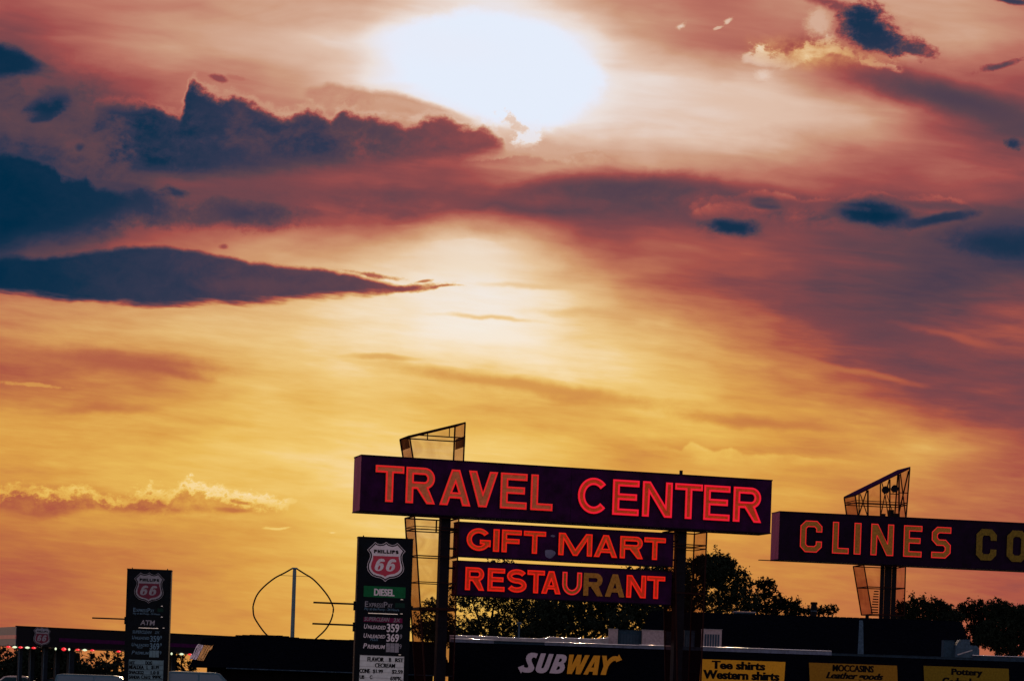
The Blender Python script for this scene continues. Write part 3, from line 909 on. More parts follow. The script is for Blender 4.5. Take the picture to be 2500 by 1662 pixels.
def build_travel_sign():
    A = at(882.7, 1111.6, 105.0); zt = A.z
    B = hit_z(1885, 1173.6, zt)
    FA = Face(A, B); W = FA.len
    zb = FA.pix(878, 1246)[1]
    zb2 = FA.pix(1879.7, 1297.8)[1]
    zb = zb * .6 + zb2 * .4
    dep = 1.45
    p0 = FA.pix(1087, 1250, -dep / 2)[0]; p1 = FA.pix(1662.5, 1290, -dep / 2)[0]
    base = FA.w((p0 + p1) / 2, 0, -dep / 2)
    root = thing('pole_sign', 'huge two-post roadside sign reading TRAVEL CENTER, GIFT MART and RESTAURANT in red neon', 'sign', base)
    # cabinet: shallow tray so the rim shows
    mb = MB(); mb.slab(FA, 0, W, zb, zt, -dep, 0, 'cabinet')
    e = 0.004
    mb.slab(FA, -e, -e + .002, zb + .002, zt - .002, -dep + .002, -.002, 'side')
    for k in range(1, 6):                                   # sheet seams on the face
        s = W * k / 6; mb.slab(FA, s - .008, s + .008, zb + .03, zt - .03, 0, .006, 'cabinet_dark')
    mb.slab(FA, -.02, W + .02, zt, zt + .05, -dep - .02, .03, 'cabinet_dark')
    mb.slab(FA, -.02, W + .02, zb - .05, zb, -dep - .02, .03, 'cabinet_dark')
    cab = mb.build('cabinet', root)
    mb = MB(); s_, z_ = FA.pix(1380 + 1190 * .23739, 1100 + 255 * .23739, -.4)
    mb.slab(FA, s_ - .06, s_ + .06, zt + .05, zt + .26, -.46, -.34, 'steel'); mb.build('mounting_peg', root)
    sx = lambda Z, x, y: FA.pix(*Z(x, y))[0]
    T = [('T', R1, 318, 614, 640), ('R', R1, 628, 936, 800), ('A', R1, 974, 1298, 880), ('V', R1, 1272, 1576, 760), ('E', R1, 1600, 1876, 840), ('L', R1, 1910, 2140, 900),
         ('C', R2, 122, 444, 470), ('E', R2, 478, 750, 490), ('N', R2, 785, 1092, 500), ('T', R2, 1120, 1405, 420), ('E', R2, 1414, 1684, 545), ('R', R2, 1718, 2010, 560)]
    zs_t = [FA.pix(*R1(465, 572))[1], FA.pix(*R2(620, 302))[1], FA.pix(*R2(1850, 378))[1]]
    zs_b = [FA.pix(*R1(455, 945))[1], FA.pix(*R2(610, 666))[1], FA.pix(*R2(1850, 738))[1]]
    lz1, lz0 = sum(zs_t) / 3, sum(zs_b) / 3
    spec = [(c, sx(Z, a, y), sx(Z, b, y), None, None) for c, Z, a, b, y in T]
    letter_row(cab, FA, spec[:6], lz0, lz1, .355, .10, 'face_brown', 'neon_red', .045, .034, .0)
    letter_row(cab, FA, spec[6:], lz0, lz1, .325, .10, 'face_red', 'neon_pink', .045, .042, .0)
    # posts
    for p, x0, x1, y in ((p0, 1075, 1099, 1256), (p1, 1650.6, 1674.4, 1290)):
        w = .215
        mb = MB(); mb.slab(FA, p - w, p + w, 0, zb - .05, -dep / 2 - w, -dep / 2 + w, 'steel')
        mb.slab(FA, p - w - .25, p + w + .25, 0, .25, -dep / 2 - w - .25, -dep / 2 + w + .25, 'wall_dark')
        mb.build('post', root)
    # lower boards, hung between the posts
    for word, TL, BL, TR, BR, letters, zr, col, nm, sw in (
        ('GIFT MART', R1(1180, 1155), R1(1158, 1495), R2(1118, 856), R2(1105, 1182),
         [('G', R1, 1253, 1503, 1360), ('I', R1, 1528, 1592, 1345), ('F', R1, 1618, 1822, 1280), ('T', R1, 1843, 2072, 1275),
          ('M', R2, -75, 272, 960), ('A', R2, 286, 530, 1040), ('R', R2, 556, 796, 1000), ('T', R2, 806, 1028, 920)],
         ((R1, 1560, 1226, 1460), (R2, 920, 894, 1122)), 'face_red', 'neon_orange', .245),
        ('RESTAURANT', R6(1165, 308), R6(1122, 640), R7(1100, 300), R7(1092, 645),
         [('R', R6, 1240, 1440, 480), ('E', R6, 1470, 1648, 490), ('S', R6, 1668, 1873, 500), ('T', R6, 1880, 2060, 420), ('A', R6, 2022, 2222, 560), ('U', R6, 2238, 2440, 480),
          ('R', R7, 182, 382, 460), ('A', R7, 403, 605, 500), ('N', R7, 622, 824, 470), ('T', R7, 836, 1022, 380)],
         ((R6, 1560, 366, 604), (R7, 725, 352, 584)), 'face_scarlet', 'neon_orange', .235)):
        o0 = -.30; d2 = .85
        sl, z1 = FA.pix(*TL, o0); _, z0 = FA.pix(*BL, o0); sr, z1b = FA.pix(*TR, o0); _, z0b = FA.pix(*BR, o0)
        sr = min(sr, p1 - .23); sl = max(sl, p0 + .40)
        z1 = (z1 + z1b) / 2; z0 = (z0 + z0b) / 2
        mb = MB(); mb.slab(FA, sl, sr, z0, z1, o0 - d2, o0, 'cabinet')
        mb.slab(FA, sl - .004, sl - .002, z0 + .002, z1 - .002, o0 - d2 + .002, o0 - .002, 'side')
        mb.slab(FA, sl - .02, sr + .02, z1, z1 + .04, o0 - d2 - .02, o0 + .03, 'cabinet_dark')
        mb.slab(FA, sl - .02, sr + .02, z0 - .04, z0, o0 - d2 - .02, o0 + .03, 'cabinet_dark')
        for zz in (z0 + .3, z1 - .3):                       # hangers to the posts
            mb.slab(FA, p0 + .21, sl + .1, zz - .04, zz + .04, -dep / 2 - .05, -dep / 2 + .05, 'steel')
            mb.slab(FA, sr - .1, p1 - .21, zz - .04, zz + .04, -dep / 2 - .05, -dep / 2 + .05, 'steel')
        brd = mb.build('sign_board', root)
        lz1 = sum(FA.pix(*Z(x, a), o0)[1] for Z, x, a, b in zr) / 2; lz0 = sum(FA.pix(*Z(x, b), o0)[1] for Z, x, a, b in zr) / 2
        spec = []
        for i, (c, Z, a, b, y) in enumerate(letters):
            fm = nm2 = None
            if word == 'RESTAURANT' and i in (6, 7): fm, nm2 = 'face_ochre', '-'
            if word == 'RESTAURANT' and i == 5: fm, nm2 = 'face_ochre', 'neon_dim'
            spec.append((c, FA.pix(*Z(a, y), o0)[0], FA.pix(*Z(b, y), o0)[0], fm, nm2))
        letter_row(brd, FA, spec, lz0, lz1, sw, .08, col, nm, .032, .028, o0)
        if word == 'GIFT MART':
            cs, cz = FA.pix(*R1(2115, 1475), o0)
            mb = MB(); mb.plate(FA, [[(cs + .25 * math.cos(a) * (1 + .12 * math.cos(3 * a)), cz + .19 * math.sin(a) + .03 * math.cos(2 * a)) for a in [i * math.pi / 12 for i in range(24)]]], None, o0 + .006, 'patch')
            mb.build('paint_patch', brd); mb = MB()
            cs, cz = FA.pix(*R1(2148, 1296), o0)
            mb.plate(FA, [[(cs + .11 * math.cos(a), cz + .05 * math.sin(a)) for a in [i * math.pi / 8 for i in range(16)]]], None, o0 + .006, 'patch')
            mb.build('paint_patch', brd)
    # open fin towers
    P = lambda Z, x, y: FA.pix(*Z(x, y), -.15)
    fl, fr = P(Z8, 505, 1020), P(Z8, 1792, 1105)
    ftl, ftr = P(Z8, 415, 460), P(Z8, 1835, 120)
    zring = P(Z8, 1200, 470)[1]
    rise = lambda s: ftl[1] + (ftr[1] - ftl[1]) * (s - ftl[0]) / (ftr[0] - ftl[0])
    tw = thing('fin_tower', None, None, (0, 0, 0)) if False else root
    fin_frame(tw, FA, 1.75, ((fl[0], zt + .05), ftl, ftr, (fr[0], zt + .05)), [(zring, .05)], 'tower_frame', .06,
              braces=[((ftl[0] + .72 * (ftr[0] - ftl[0]), zring), (ftl[0] + .72 * (ftr[0] - ftl[0]), rise(ftl[0] + .72 * (ftr[0] - ftl[0]))), .04, False),
                      ((ftl[0] + .50 * (ftr[0] - ftl[0]), zring), (ftl[0] + .50 * (ftr[0] - ftl[0]), rise(ftl[0] + .50 * (ftr[0] - ftl[0]))), .05, True)])
    for p, q, zc in ((fl, ftl, P(Z8, 320, 610)[1]), (fr, ftr, P(Z8, 1700, 580)[1])):
        mb = MB(); h = .24
        xs = lambda z: p[0] + (q[0] - p[0]) * (z - p[1]) / (q[1] - p[1])
        sg = .05 if p is fr else -.05
        mb.add([FA.w(xs(zc - h) + sg, zc - h, -.17), FA.w(xs(zc + h) + sg, zc + h, -.17), FA.w(xs(zc + h) + sg, zc + h, -1.88), FA.w(xs(zc - h) + sg, zc - h, -1.88)], [(0, 1, 2, 3)], 'mesh_dark')
        mb.build('mesh_band', root)
    a, b_ = P(R1, 725, 1070), P(R6, 797, 900)
    c, d = P(R1, 1182, 1100), P(R1, 1158, 1495)
    zr = [P(R1, 850, 1228)[1], P(R1, 850, 1500)[1], P(R6, 850, 505)[1], P(R6, 850, 778)[1]]
    bot = 0.0
    k = (bot - a[1]) / (b_[1] - a[1])
    fin_frame(root, FA, 1.75, ((a[0] + (b_[0] - a[0]) * min(k, 1.9), bot), (a[0], zb - .12), (c[0], zb - .12), (c[0], bot)),
              [(zr[0], .05), (zr[0] + .12, .03), (zr[1], .05), (zr[2], .04), (zr[3], .11)], 'tower_frame', .06,
              braces=[((a[0] + 1.45, zr[0]), (a[0] + 1.45, zb - .12), .07, True)])
    a = P(R2, 1125, 850); c = P(R2, 1456, 830); z1 = P(R2, 1350, 968)[1]
    fin_frame(root, FA, 1.6, ((a[0] + .5, 0), (a[0], zb - .12), (c[0], zb - .12), (c[0] - .05, 0)), [(z1, .05), (z1 - .16, .04), (z1 - 2.2, .05)], 'tower_frame', .055,
              braces=[((a[0] + .95, z1), (a[0] + .95, zb - .12), .04, False)])
    return FA


FT = build_travel_sign()


# ------------------------------------------------------------------ second tall sign, cut by the frame
def build_second_sign():
    A = at(*R3(162, 548), 144.0); zt = A.z
    B = hit_z(2500, 1277.7, zt); FA = Face(A, B)
    zb = FA.pix(*R3(155, 972))[1]
    W = 20.5; dep = 1.70
    pc = FA.pix(*R8(1050, 460), -dep / 2)[0]
    root = thing('pole_sign', 'long plum sign with amber block letters on three close posts under a glazed fin', 'sign', FA.w(pc, 0, -dep / 2))
    mb = MB(); mb.slab(FA, 0, W, zb, zt, -dep, 0, 'cabinet_dark')
    mb.slab(FA, -.004, -.002, zb + .002, zt - .002, -dep + .002, -.002, 'side')
    mb.slab(FA, -.02, W + .02, zt, zt + .05, -dep - .02, .03, 'cabinet_dark')
    mb.slab(FA, -.02, W + .02, zb - .05, zb, -dep - .02, .03, 'cabinet_dark')
    for k in range(1, 6):
        s = W * k / 6; mb.slab(FA, s - .008, s + .008, zb + .03, zt - .03, 0, .006, 'steel')
    cab = mb.build('cabinet', root)
    mb = MB(); mb.slab(FA, -.98, .5, zb - .09, zb - .05, -.9, -.6, 'steel'); mb.build('ledge', root)
    L_ = [('c', 340, 538, 770), ('L', 628, 778, 860), ('I', 825, 888, 790), ('N', 976, 1182, 800), ('E', 1270, 1436, 815), ('s', 1522, 1696, 828)]
    L2 = [('c', 1925, 2107, 845), ('o', 2200, 2382, 855)]
    za = sum(FA.pix(*R3(x, y))[1] for x, y in ((440, 627), (1080, 658), (1610, 687))) / 3
    zc = sum(FA.pix(*R3(x, y))[1] for x, y in ((440, 915), (1080, 940), (1610, 969))) / 3
    mk = lambda ls, fm, nm: [(c, FA.pix(*R3(a, y))[0], FA.pix(*R3(b, y))[0], fm, nm) for c, a, b, y in ls]
    letter_row(cab, FA, mk(L_, None, None), zc, za, .385, .09, 'face_ochre', 'neon_dim', .03, .024, 0)
    letter_row(cab, FA, mk(L2, 'face_olive', '-'), zc, za, .385, .09, 'face_olive', 'neon_dim', .03, .024, 0)
    for x0, x1 in ((978, 1011), (1019, 1081), (1089, 1128)):
        s0 = FA.pix(*R8(x0, 460), -dep / 2)[0]; s1 = FA.pix(*R8(x1, 460), -dep / 2)[0]
        mb = MB(); mb.slab(FA, s0, s1, 0, zb - .05, -dep / 2 - .07, -dep / 2 + .07, 'steel'); mb.build('post', root)
    P = lambda Z, x, y: FA.pix(*Z(x, y), -.15)
    lb, lt, rt, rb = P(Z7, 570, 1330), P(Z7, 500, 825), P(Z7, 1895, 130), P(Z7, 1800, 1395)
    zz = P(Z7, 1100, 1035)[1]; z2 = P(Z7, 1700, 760)[1]
    q = lambda x, y: P(Z7, x, y)
    B_ = zt + .05
    vert = lambda x, y0, th, bk: (q(x, y0), (q(x, 1330)[0], B_), th, bk)
    fin_frame(root, FA, 2.15, ((lb[0], B_), lt, rt, (rb[0], B_)), [(zz, .05), (zz + .13, .04)], 'tower_frame', .068,
              braces=[vert(600, 790, .06, False), vert(825, 690, .085, False), vert(1145, 520, .06, False), vert(1385, 410, .07, False), vert(1620, 290, .08, False),
                      (q(630, 785), (q(810, 1320)[0], B_), .05, False), (q(800, 695), (q(595, 1320)[0], B_), .06, False),
                      (q(1262, 800), (q(1150, 1330)[0], B_), .05, False), (q(1262, 800), (q(1345, 1330)[0], B_), .05, False),
                      (q(1180, 500), q(1262, 790), .05, False), (q(1370, 420), q(1280, 760), .06, False), (q(1300, 780), (q(1500, 1300)[0], B_), .035, False),
                      (q(1655, 270), (q(1790, 1380)[0], B_), .06, False), (q(1865, 200), (q(1595, 1310)[0], B_), .07, False),
                      (q(1380, 780), q(1610, 795), .05, False), (q(1620, 755), q(1850, 765), .05, False)])
    mb = MB(); e = .07      # sloping lid
    mb.box8([FA.w(lt[0], lt[1] + .02, -.05), FA.w(rt[0], rt[1] + .02, -.05), FA.w(rt[0], rt[1] + .02, -2.4), FA.w(lt[0], lt[1] + .02, -2.4),
             FA.w(lt[0], lt[1] + .09, -.05), FA.w(rt[0], rt[1] + .09, -.05), FA.w(rt[0], rt[1] + .09, -2.4), FA.w(lt[0], lt[1] + .09, -2.4)], 'lid')
    mb.build('sloping_lid', root)
    for x, y in ((1268, 685), (1498, 655)):
        c = FA.pix(*Z7(x, y), -.1)
        ctr = FA.w(c[0], c[1], .02); bk = FA.w(c[0], c[1], -.30)
        mb = MB(); prof = [(.03, 0), (.12, .02), (.20, .12), (.225, .26), (.228, .30), (.20, .31), (.02, .27)]
        vs, fs = [], []; n = 20
        for r, t in prof:
            for k in range(n):
                a = 2 * math.pi * k / n
                vs.append(FA.w(c[0] + r * math.cos(a), c[1] + r * math.sin(a), -.30 + t))
        for i in range(len(prof) - 1):
            for k in range(n): fs.append((i * n + k, i * n + (k + 1) % n, (i + 1) * n + (k + 1) % n, (i + 1) * n + k))
        fs.append(tuple(range(n))[::-1]); fs.append(tuple((len(prof) - 1) * n + k for k in range(n)))
        mb.add(vs, fs, 'steel'); mb.beam(bk, FA.w(c[0], c[1] - .25, -.3), .05, 'steel')
        mb.build('floodlight', root)
    for x0, x1, y0 in ((1180, 1276, 1298), (1385, 1488, 1198), (1490, 1590, 1290)):
        s0 = FA.pix(*Z7(x0, 1320), -.2)[0]; s1 = FA.pix(*Z7(x1, 1320), -.2)[0]; z1 = FA.pix(*Z7((x0 + x1) / 2, y0), -.2)[1]
        mb = MB(); mb.slab(FA, s0, s1, B_, z1, -.55, -.2, 'steel'); mb.slab(FA, s0 - .01, s1 + .01, z1, z1 + .02, -.56, -.19, 'frame'); mb.build('ballast_box', root)
    # tapering fin under the cabinet
    lb, lt = P(R8, 902, 705), P(R8, 822, 225); rt, rb = P(R8, 1222, 240), P(R8, 1215, 540)
    z1 = P(R8, 900, 440)[1]
    zlo = P(R8, 900, 705)[1]
    fin_frame(root, FA, 2.05, (lb, (lt[0], zb - .12), (rt[0], zb - .12), (rb[0], lb[1])), [(z1, .06), (zlo + .02, .06)], 'tower_frame', .06)
    a = P(R8, 905, 460); b_ = P(R8, 972, 690)
    mb = MB(); n = 9
    for i in range(n):
        z0 = b_[1] + (a[1] - b_[1]) * i / n; h = (a[1] - b_[1]) / n
        mb.slab(FA, a[0] - .02 * (n - i) + .2, b_[0] - .02, z0, z0 + h * .45, -.4, -.37, 'mesh_dark')
    mb.build('louvre', root)
    mb = MB()
    for q_ in (lb[0], rb[0]): mb.slab(FA, q_ - .08, q_ + .08, 0, lb[1], -1.2, -1.0, 'steel')
    mb.build('fin_footing', root)
    return FA


FC = build_second_sign()


# ------------------------------------------------------------------ price pylons
SH_OUT = [(490, 195), (535, 230), (600, 245), (660, 235), (725, 195), (775, 240), (850, 262), (910, 250), (960, 215), (1128, 395), (1085, 440), (1058, 500), (1060, 580), (1080, 660), (1100, 740), (1092, 810),
          (1055, 870), (990, 925), (900, 960), (800, 970), (740, 1000), (697, 1038), (650, 990), (590, 960), (510, 945), (430, 915), (370, 860), (330, 800), (315, 730), (325, 650), (355, 580), (380, 510), (378, 450), (350, 400), (315, 360)]
SH_RED = [(440, 487), (985, 508), (990, 560), (1010, 640), (1022, 720), (1010, 780), (970, 830), (900, 870), (800, 885), (735, 905), (695, 935), (655, 905), (590, 885), (510, 865), (450, 830), (405, 770), (395, 710), (410, 640), (440, 560)]
SIX = [(640, 650), (655, 622), (695, 618), (690, 580), (660, 555), (610, 548), (560, 565), (520, 610), (490, 680), (472, 740), (480, 780), (510, 805), (560, 812), (610, 800), (650, 765), (668, 715), (662, 670), (640, 648), (600, 645), (568, 662), (582, 630), (606, 612), (640, 614)]
SIX = [(690, 612), (688, 578), (660, 555), (610, 548), (560, 565), (520, 610), (490, 680), (472, 740), (480, 780), (510, 805), (560, 812), (610, 800), (650, 765), (668, 715), (662, 672), (640, 650), (605, 644), (570, 660), (584, 630), (606, 612), (640, 616)]
SIX_H = [(566, 700), (585, 692), (598, 708), (592, 745), (574, 778), (552, 785), (540, 772), (546, 735)]


def shield_local():
    """the emblem in metres about its own centre, read off the nearer pylon"""
    A = at(875.6, 1310.7, 85.0); FA = Face(A, hit_z(1009, 1316.6, A.z))
    c = FA.pix(*Z3(710, 620))
    f = lambda ps: [(x - c[0], y - c[1]) for x, y in (FA.pix(*Z3(*p)) for p in ps)]
    return f(SH_OUT), f(SH_RED), f(SIX), f([(x + 240, y + 9) for x, y in SIX]), f(SIX_H), f([(x + 240, y + 9) for x, y in SIX_H]), f([(460, 400), (985, 400), (700, 330), (700, 468)])


SHIELD = shield_local()


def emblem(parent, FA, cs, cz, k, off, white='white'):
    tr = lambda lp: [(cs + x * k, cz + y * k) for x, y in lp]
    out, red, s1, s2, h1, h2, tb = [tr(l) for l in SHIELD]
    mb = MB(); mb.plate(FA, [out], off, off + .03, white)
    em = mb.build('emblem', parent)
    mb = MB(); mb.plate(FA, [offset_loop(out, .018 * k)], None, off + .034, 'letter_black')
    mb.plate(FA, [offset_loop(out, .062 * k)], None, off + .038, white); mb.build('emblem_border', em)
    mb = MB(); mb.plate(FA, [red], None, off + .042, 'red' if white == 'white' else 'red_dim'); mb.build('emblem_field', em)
    for a, h in ((s1, h1), (s2, h2)):
        mb = MB(); mb.plate(FA, [a, h], None, off + .048, white); mb.build('numeral', em)
    mb = MB(); x0, x1 = tb[0][0], tb[1][0]; z1, z0 = tb[2][1], tb[3][1]
    zc = (tb[0][1] + tb[1][1]) / 2
    word = 'PHILLIPS'; w = {'I': .45}; tot = sum(w.get(c, 1) for c in word) + .16 * 7; u = (x1 - x0) / tot; x = x0
    hh = .13 * k
    for c in word:
        cw = w.get(c, 1) * u
        mb.plate(FA, put_glyph(c, (x, x + cw, zc - hh / 2 - .005, zc + hh / 2 - .005), .044 * k), None, off + .042, 'letter_black')
        x += cw + .16 * u
    mb.build('emblem_lettering', em)


def pylon(near):
    if near:
        A = at(875.6, 1310.7, 85.0); B = hit_z(1009, 1316.6, A.z); Zp = Z4
        lab = 'black fuel price pylon with green DIESEL panel beside the tall neon sign'
    else:
        A = at(310.6, 1388.4, 105.0); B = hit_z(418.4, 1392.4, A.z); Zp = Z5
        lab = 'black fuel price pylon with ATM panel in front of the pump canopy'
    FA = Face(A, B); W = FA.len; zt = A.z; dep = .55
    root = thing('price_pylon', lab, 'price sign', FA.w(W / 2, 0, -dep / 2), 'fuel price pylons')
    mb = MB(); mb.slab(FA, 0, W, .3, zt, -dep, 0, 'black')
    mb.slab(FA, -.015, W + .015, zt, zt + .03, -dep - .015, .015, 'black')
    for k in (.02, W - .06): mb.slab(FA, k, k + .04, .35, zt - .04, 0, .018, 'black')
    mb.slab(FA, -.15, W + .15, 0, .3, -dep - .15, .15, 'wall_dark')
    mb.build('cabinet', root)
    for k in (.1, .9):
        mb = MB(); mb.slab(FA, W * k - .02, W * k + .02, zt + .03, zt + .09, -dep / 2 - .02, -dep / 2 + .02, 'steel'); mb.build('lifting_eye', root)
    zb_ = lambda Z, *b: zbox(FA, Z, *b)
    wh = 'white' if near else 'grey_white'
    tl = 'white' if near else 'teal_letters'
    o = .012
    if near:
        c = FA.pix(*Z3(710, 620)); emblem(root, FA, c[0], c[1], 1.0, 0)
        mb = MB(); mb.slab(FA, *zb_(Z3, 242, 1142, 1132, 1374), 0, o, 'green'); gp = mb.build('grade_panel', root)
        mb = MB(); text(mb, FA, 'DIESEL', zb_(Z3, 462, 1192, 898, 1342), o + .004, wh, 0, .022, .03); mb.build('panel_lettering', gp)
    else:
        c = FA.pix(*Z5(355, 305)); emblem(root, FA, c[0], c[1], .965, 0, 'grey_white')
        b = zb_(Z5, 120, 715, 560, 830); mb = MB(); mb.slab(FA, *b, 0, o, 'black'); gp = mb.build('service_panel', root)
        mb = MB(); text(mb, FA, 'ATM', zb_(Z5, 237, 740, 435, 808), o + .004, wh, .1, .02); mb.build('panel_lettering', gp)
    # pay-at-pump panel
    E1, E2, EG = ((240, 62, 762, 168), (232, 182, 888, 244), (812, 88, 995, 178)) if near else ((142, 575, 425, 630), (140, 641, 508, 672), (470, 580, 550, 630))
    b1 = zb_(Zp, *E1); b2 = zb_(Zp, *E2)
    mb = MB(); mb.slab(FA, .1, W - .1, b2[2] - .03, b1[3] + .04, 0, o, 'black'); pp = mb.build('service_panel', root)
    mb = MB(); w = b1[1] - b1[0]; h = b1[3] - b1[2]
    xs = [('E', 0, .115, 1), ('XPRESS', .13, .66, .74), ('P', .68, .82, 1), ('AY', .83, 1, .74)]
    for t_, a, c_, hh in xs: text(mb, FA, t_, (b1[0] + w * a, b1[0] + w * c_, b1[2], b1[2] + h * hh), o + .004, tl if not near else 'grey_white', 0, .01)
    text(mb, FA, 'Pay at the Pump - 24 Hours', b2, o + .004, 'teal_letters', 0, .012)
    mb.build('panel_lettering', pp)
    mb = MB(); mb.slab(FA, *zb_(Zp, *EG), o, o + .004, 'green_dark'); mb.build('card_picture', pp)
    # bright bars put in for glints, and the clips
    if near: bits = [zb_(Z4, x - 22, y - 6, x + 22, y + 6) for x, y in ((937, 22), (932, 292), (900, 1066))]; bar = zb_(Z4, 300, 283, 860, 295)
    else: bits = [zb_(Z5, x - 12, y - 4, x + 12, y + 4) for x, y in ((530, 549), (528, 697), (552, 846))]; bar = zb_(Z5, 215, 843, 480, 851)
    for bt_ in bits:
        mb = MB(); mb.slab(FA, *bt_, .012, .022, 'clip'); mb.build('retainer_clip', root)
    mb = MB(); mb.slab(FA, *bar, .012, .02, 'clip'); mb.build('retainer_bar', root)
    # price panel
    if near:
        rows = dict(strip=(215, 366, 950, 452), st=((228, 355, 705, 430), (775, 375, 915, 450)), g=((222, 490, 636, 578), (215, 665, 626, 750), (206, 855, 620, 950)), plus=(342, 752, 490, 802),
                    n=((652, 482, 890, 640), (648, 672, 886, 822)), t=((904, 490, 950, 585), (898, 680, 942, 770), (890, 865, 935, 955)), tiles=((640, 846, 716, 1014), (722, 848, 798, 1018), (806, 850, 880, 1024)), board=(136, 1084, 972, 1700), pan=(150, 340, 985, 1050))
    else:
        rows = dict(strip=(125, 878, 520, 926), st=((130, 880, 390, 922), (432, 888, 500, 924)), g=((126, 952, 358, 1000), (120, 1050, 356, 1096), (120, 1155, 352, 1204)), plus=(190, 1100, 268, 1122),
                    n=((370, 952, 500, 1036), (365, 1050, 495, 1140)), t=((507, 950, 530, 998), (505, 1052, 528, 1096), (500, 1160, 524, 1206)), tiles=((360, 1150, 402, 1242), (405, 1151, 446, 1243), (450, 1152, 490, 1244)), board=(74, 1275, 546, 1760), pan=(100, 868, 560, 1256))
    mb = MB(); mb.slab(FA, *zb_(Zp, *rows['pan']), 0, .008, 'black'); pr = mb.build('price_panel', root)
    mb = MB(); mb.slab(FA, *zb_(Zp, *rows['strip']), .008, .014, 'magenta' if near else 'black'); sp = mb.build('additive_strip', pr)
    mb = MB(); text(mb, FA, 'SUPERCLEAN', zb_(Zp, *rows['st'][0]), .019, 'grey_white' if near else 'teal_letters', .2, .012); mb.build('strip_lettering', sp); mb = MB(); text(mb, FA, '2X', zb_(Zp, *rows['st'][1]), .019, 'grey_white' if near else 'teal_letters', .2, .01); mb.build('strip_lettering', sp)
    for t_, b in zip(('UNLEADED', 'UNLEADED', 'PREMIUM'), rows['g']):
        mb = MB(); b = zb_(Zp, *b); w = b[1] - b[0]; k = w / (len(t_) + .5)
        text(mb, FA, t_[0], (b[0], b[0] + k * 1.35, b[2], b[3]), .014, tl, .2, .012); text(mb, FA, t_[1:], (b[0] + k * 1.5, b[1], b[2], b[2] + (b[3] - b[2]) * .76), .014, tl, .2, .014); mb.build('grade_lettering', pr)
    mb = MB(); text(mb, FA, 'PLUS', zb_(Zp, *rows['plus']), .014, 'teal_letters', .2, .012)
    mb.build('grade_lettering', pr)
    for t_, b in zip(('359', '369'), rows['n']):
        mb = MB(); text(mb, FA, t_, zb_(Zp, *b), .014, wh if near else 'teal_letters', 0, .012, .02); mb.build('price_numerals', pr)
    for b in rows['t']:
        mb = MB(); text(mb, FA, '9', zb_(Zp, *b), .014, 'grey_white' if near else 'teal_letters', 0, .012); mb.build('fraction_numeral', pr)
    for b in rows['tiles']:
        mb = MB(); mb.slab(FA, *zb_(Zp, *b), .008, .016, 'grey_white' if near else 'board_dim'); mb.build('blank_tile', pr)
    # letter board
    b = zb_(Zp, *rows['board']); mb = MB(); mb.slab(FA, *b, 0, .02, 'board' if near else 'board_dim')
    bd = mb.build('letter_board', root)
    mb = MB()
    if near: tx = [('FLAVOR', 285, 1110, 602, 1198), ('B', 692, 1125, 740, 1203), ('RST', 810, 1130, 970, 1208), ('CECREAM', 427, 1230, 812, 1312), ('CONE', 134, 1330, 336, 1414), ('$1.99', 386, 1343, 582, 1424), ('$2.59', 746, 1352, 958, 1436), ('UB', 138, 1452, 230, 1524), ('C', 328, 1455, 380, 1524), ('69PK.', 716, 1478, 950, 1556)]
    else: tx = [('HOT', 88, 1294, 164, 1342), ('DOG', 306, 1296, 400, 1346), ('MEALDEA', 82, 1350, 286, 1402), ('L', 322, 1354, 344, 1404), ('$1.99', 386, 1356, 492, 1408), ('SNACKS2', 80, 1424, 286, 1468), ('1.0 0', 378, 1428, 494, 1474), ('SANDIA', 80, 1488, 232, 1532), ('C1612', 248, 1488, 378, 1536), ('99PK.', 398, 1490, 535, 1538)]
    for t_, *q in tx:
        mb = MB(); text(mb, FA, t_, zb_(Zp, *q), .025, 'letter_black', 0, .022, .045); mb.build('board_lettering', bd)
    mb = MB()
    for y in (rows['board'][1] + (105 if near else 66) * i for i in range(0, 6)):
        bb = zb_(Zp, rows['board'][0], y, rows['board'][2], y + (5 if near else 4)); mb.slab(FA, *bb, .02, .028, 'grey_white' if near else 'black')
    mb.build('letter_track', bd)
    # long side arms
    arms = ((R5(1278, 668), R5(1690, 683)), (R5(1268, 871), R5(1685, 886))) if near else ((R4(975, 900), R4(1325, 910)),)
    for p, q in arms:
        s0, z = FA.pix(*p, -dep / 2); s1, z_ = FA.pix(*q, -dep / 2); z = (z + z_) / 2
        mb = MB(); mb.tube([FA.w(s0, z, -dep / 2), FA.w(0, z, -dep / 2)], .032, 'steel', n=8); ar = mb.build('side_arm', root)
        mb = MB(); mb.slab(FA, -.07, 0, z - .22, z + .1, -dep / 2 - .1, -dep / 2 + .1, 'black'); mb.build('arm_bracket', ar)
    if near:
        s, z = FA.pix(*Z4(1118, 180), -.2); mb = MB(); mb.slab(FA, W, W + .09, z - .07, z + .07, -.25, -.12, 'steel'); mb.build('cable_box', root)
    return FA


FP = pylon(True)
FQ = pylon(False)


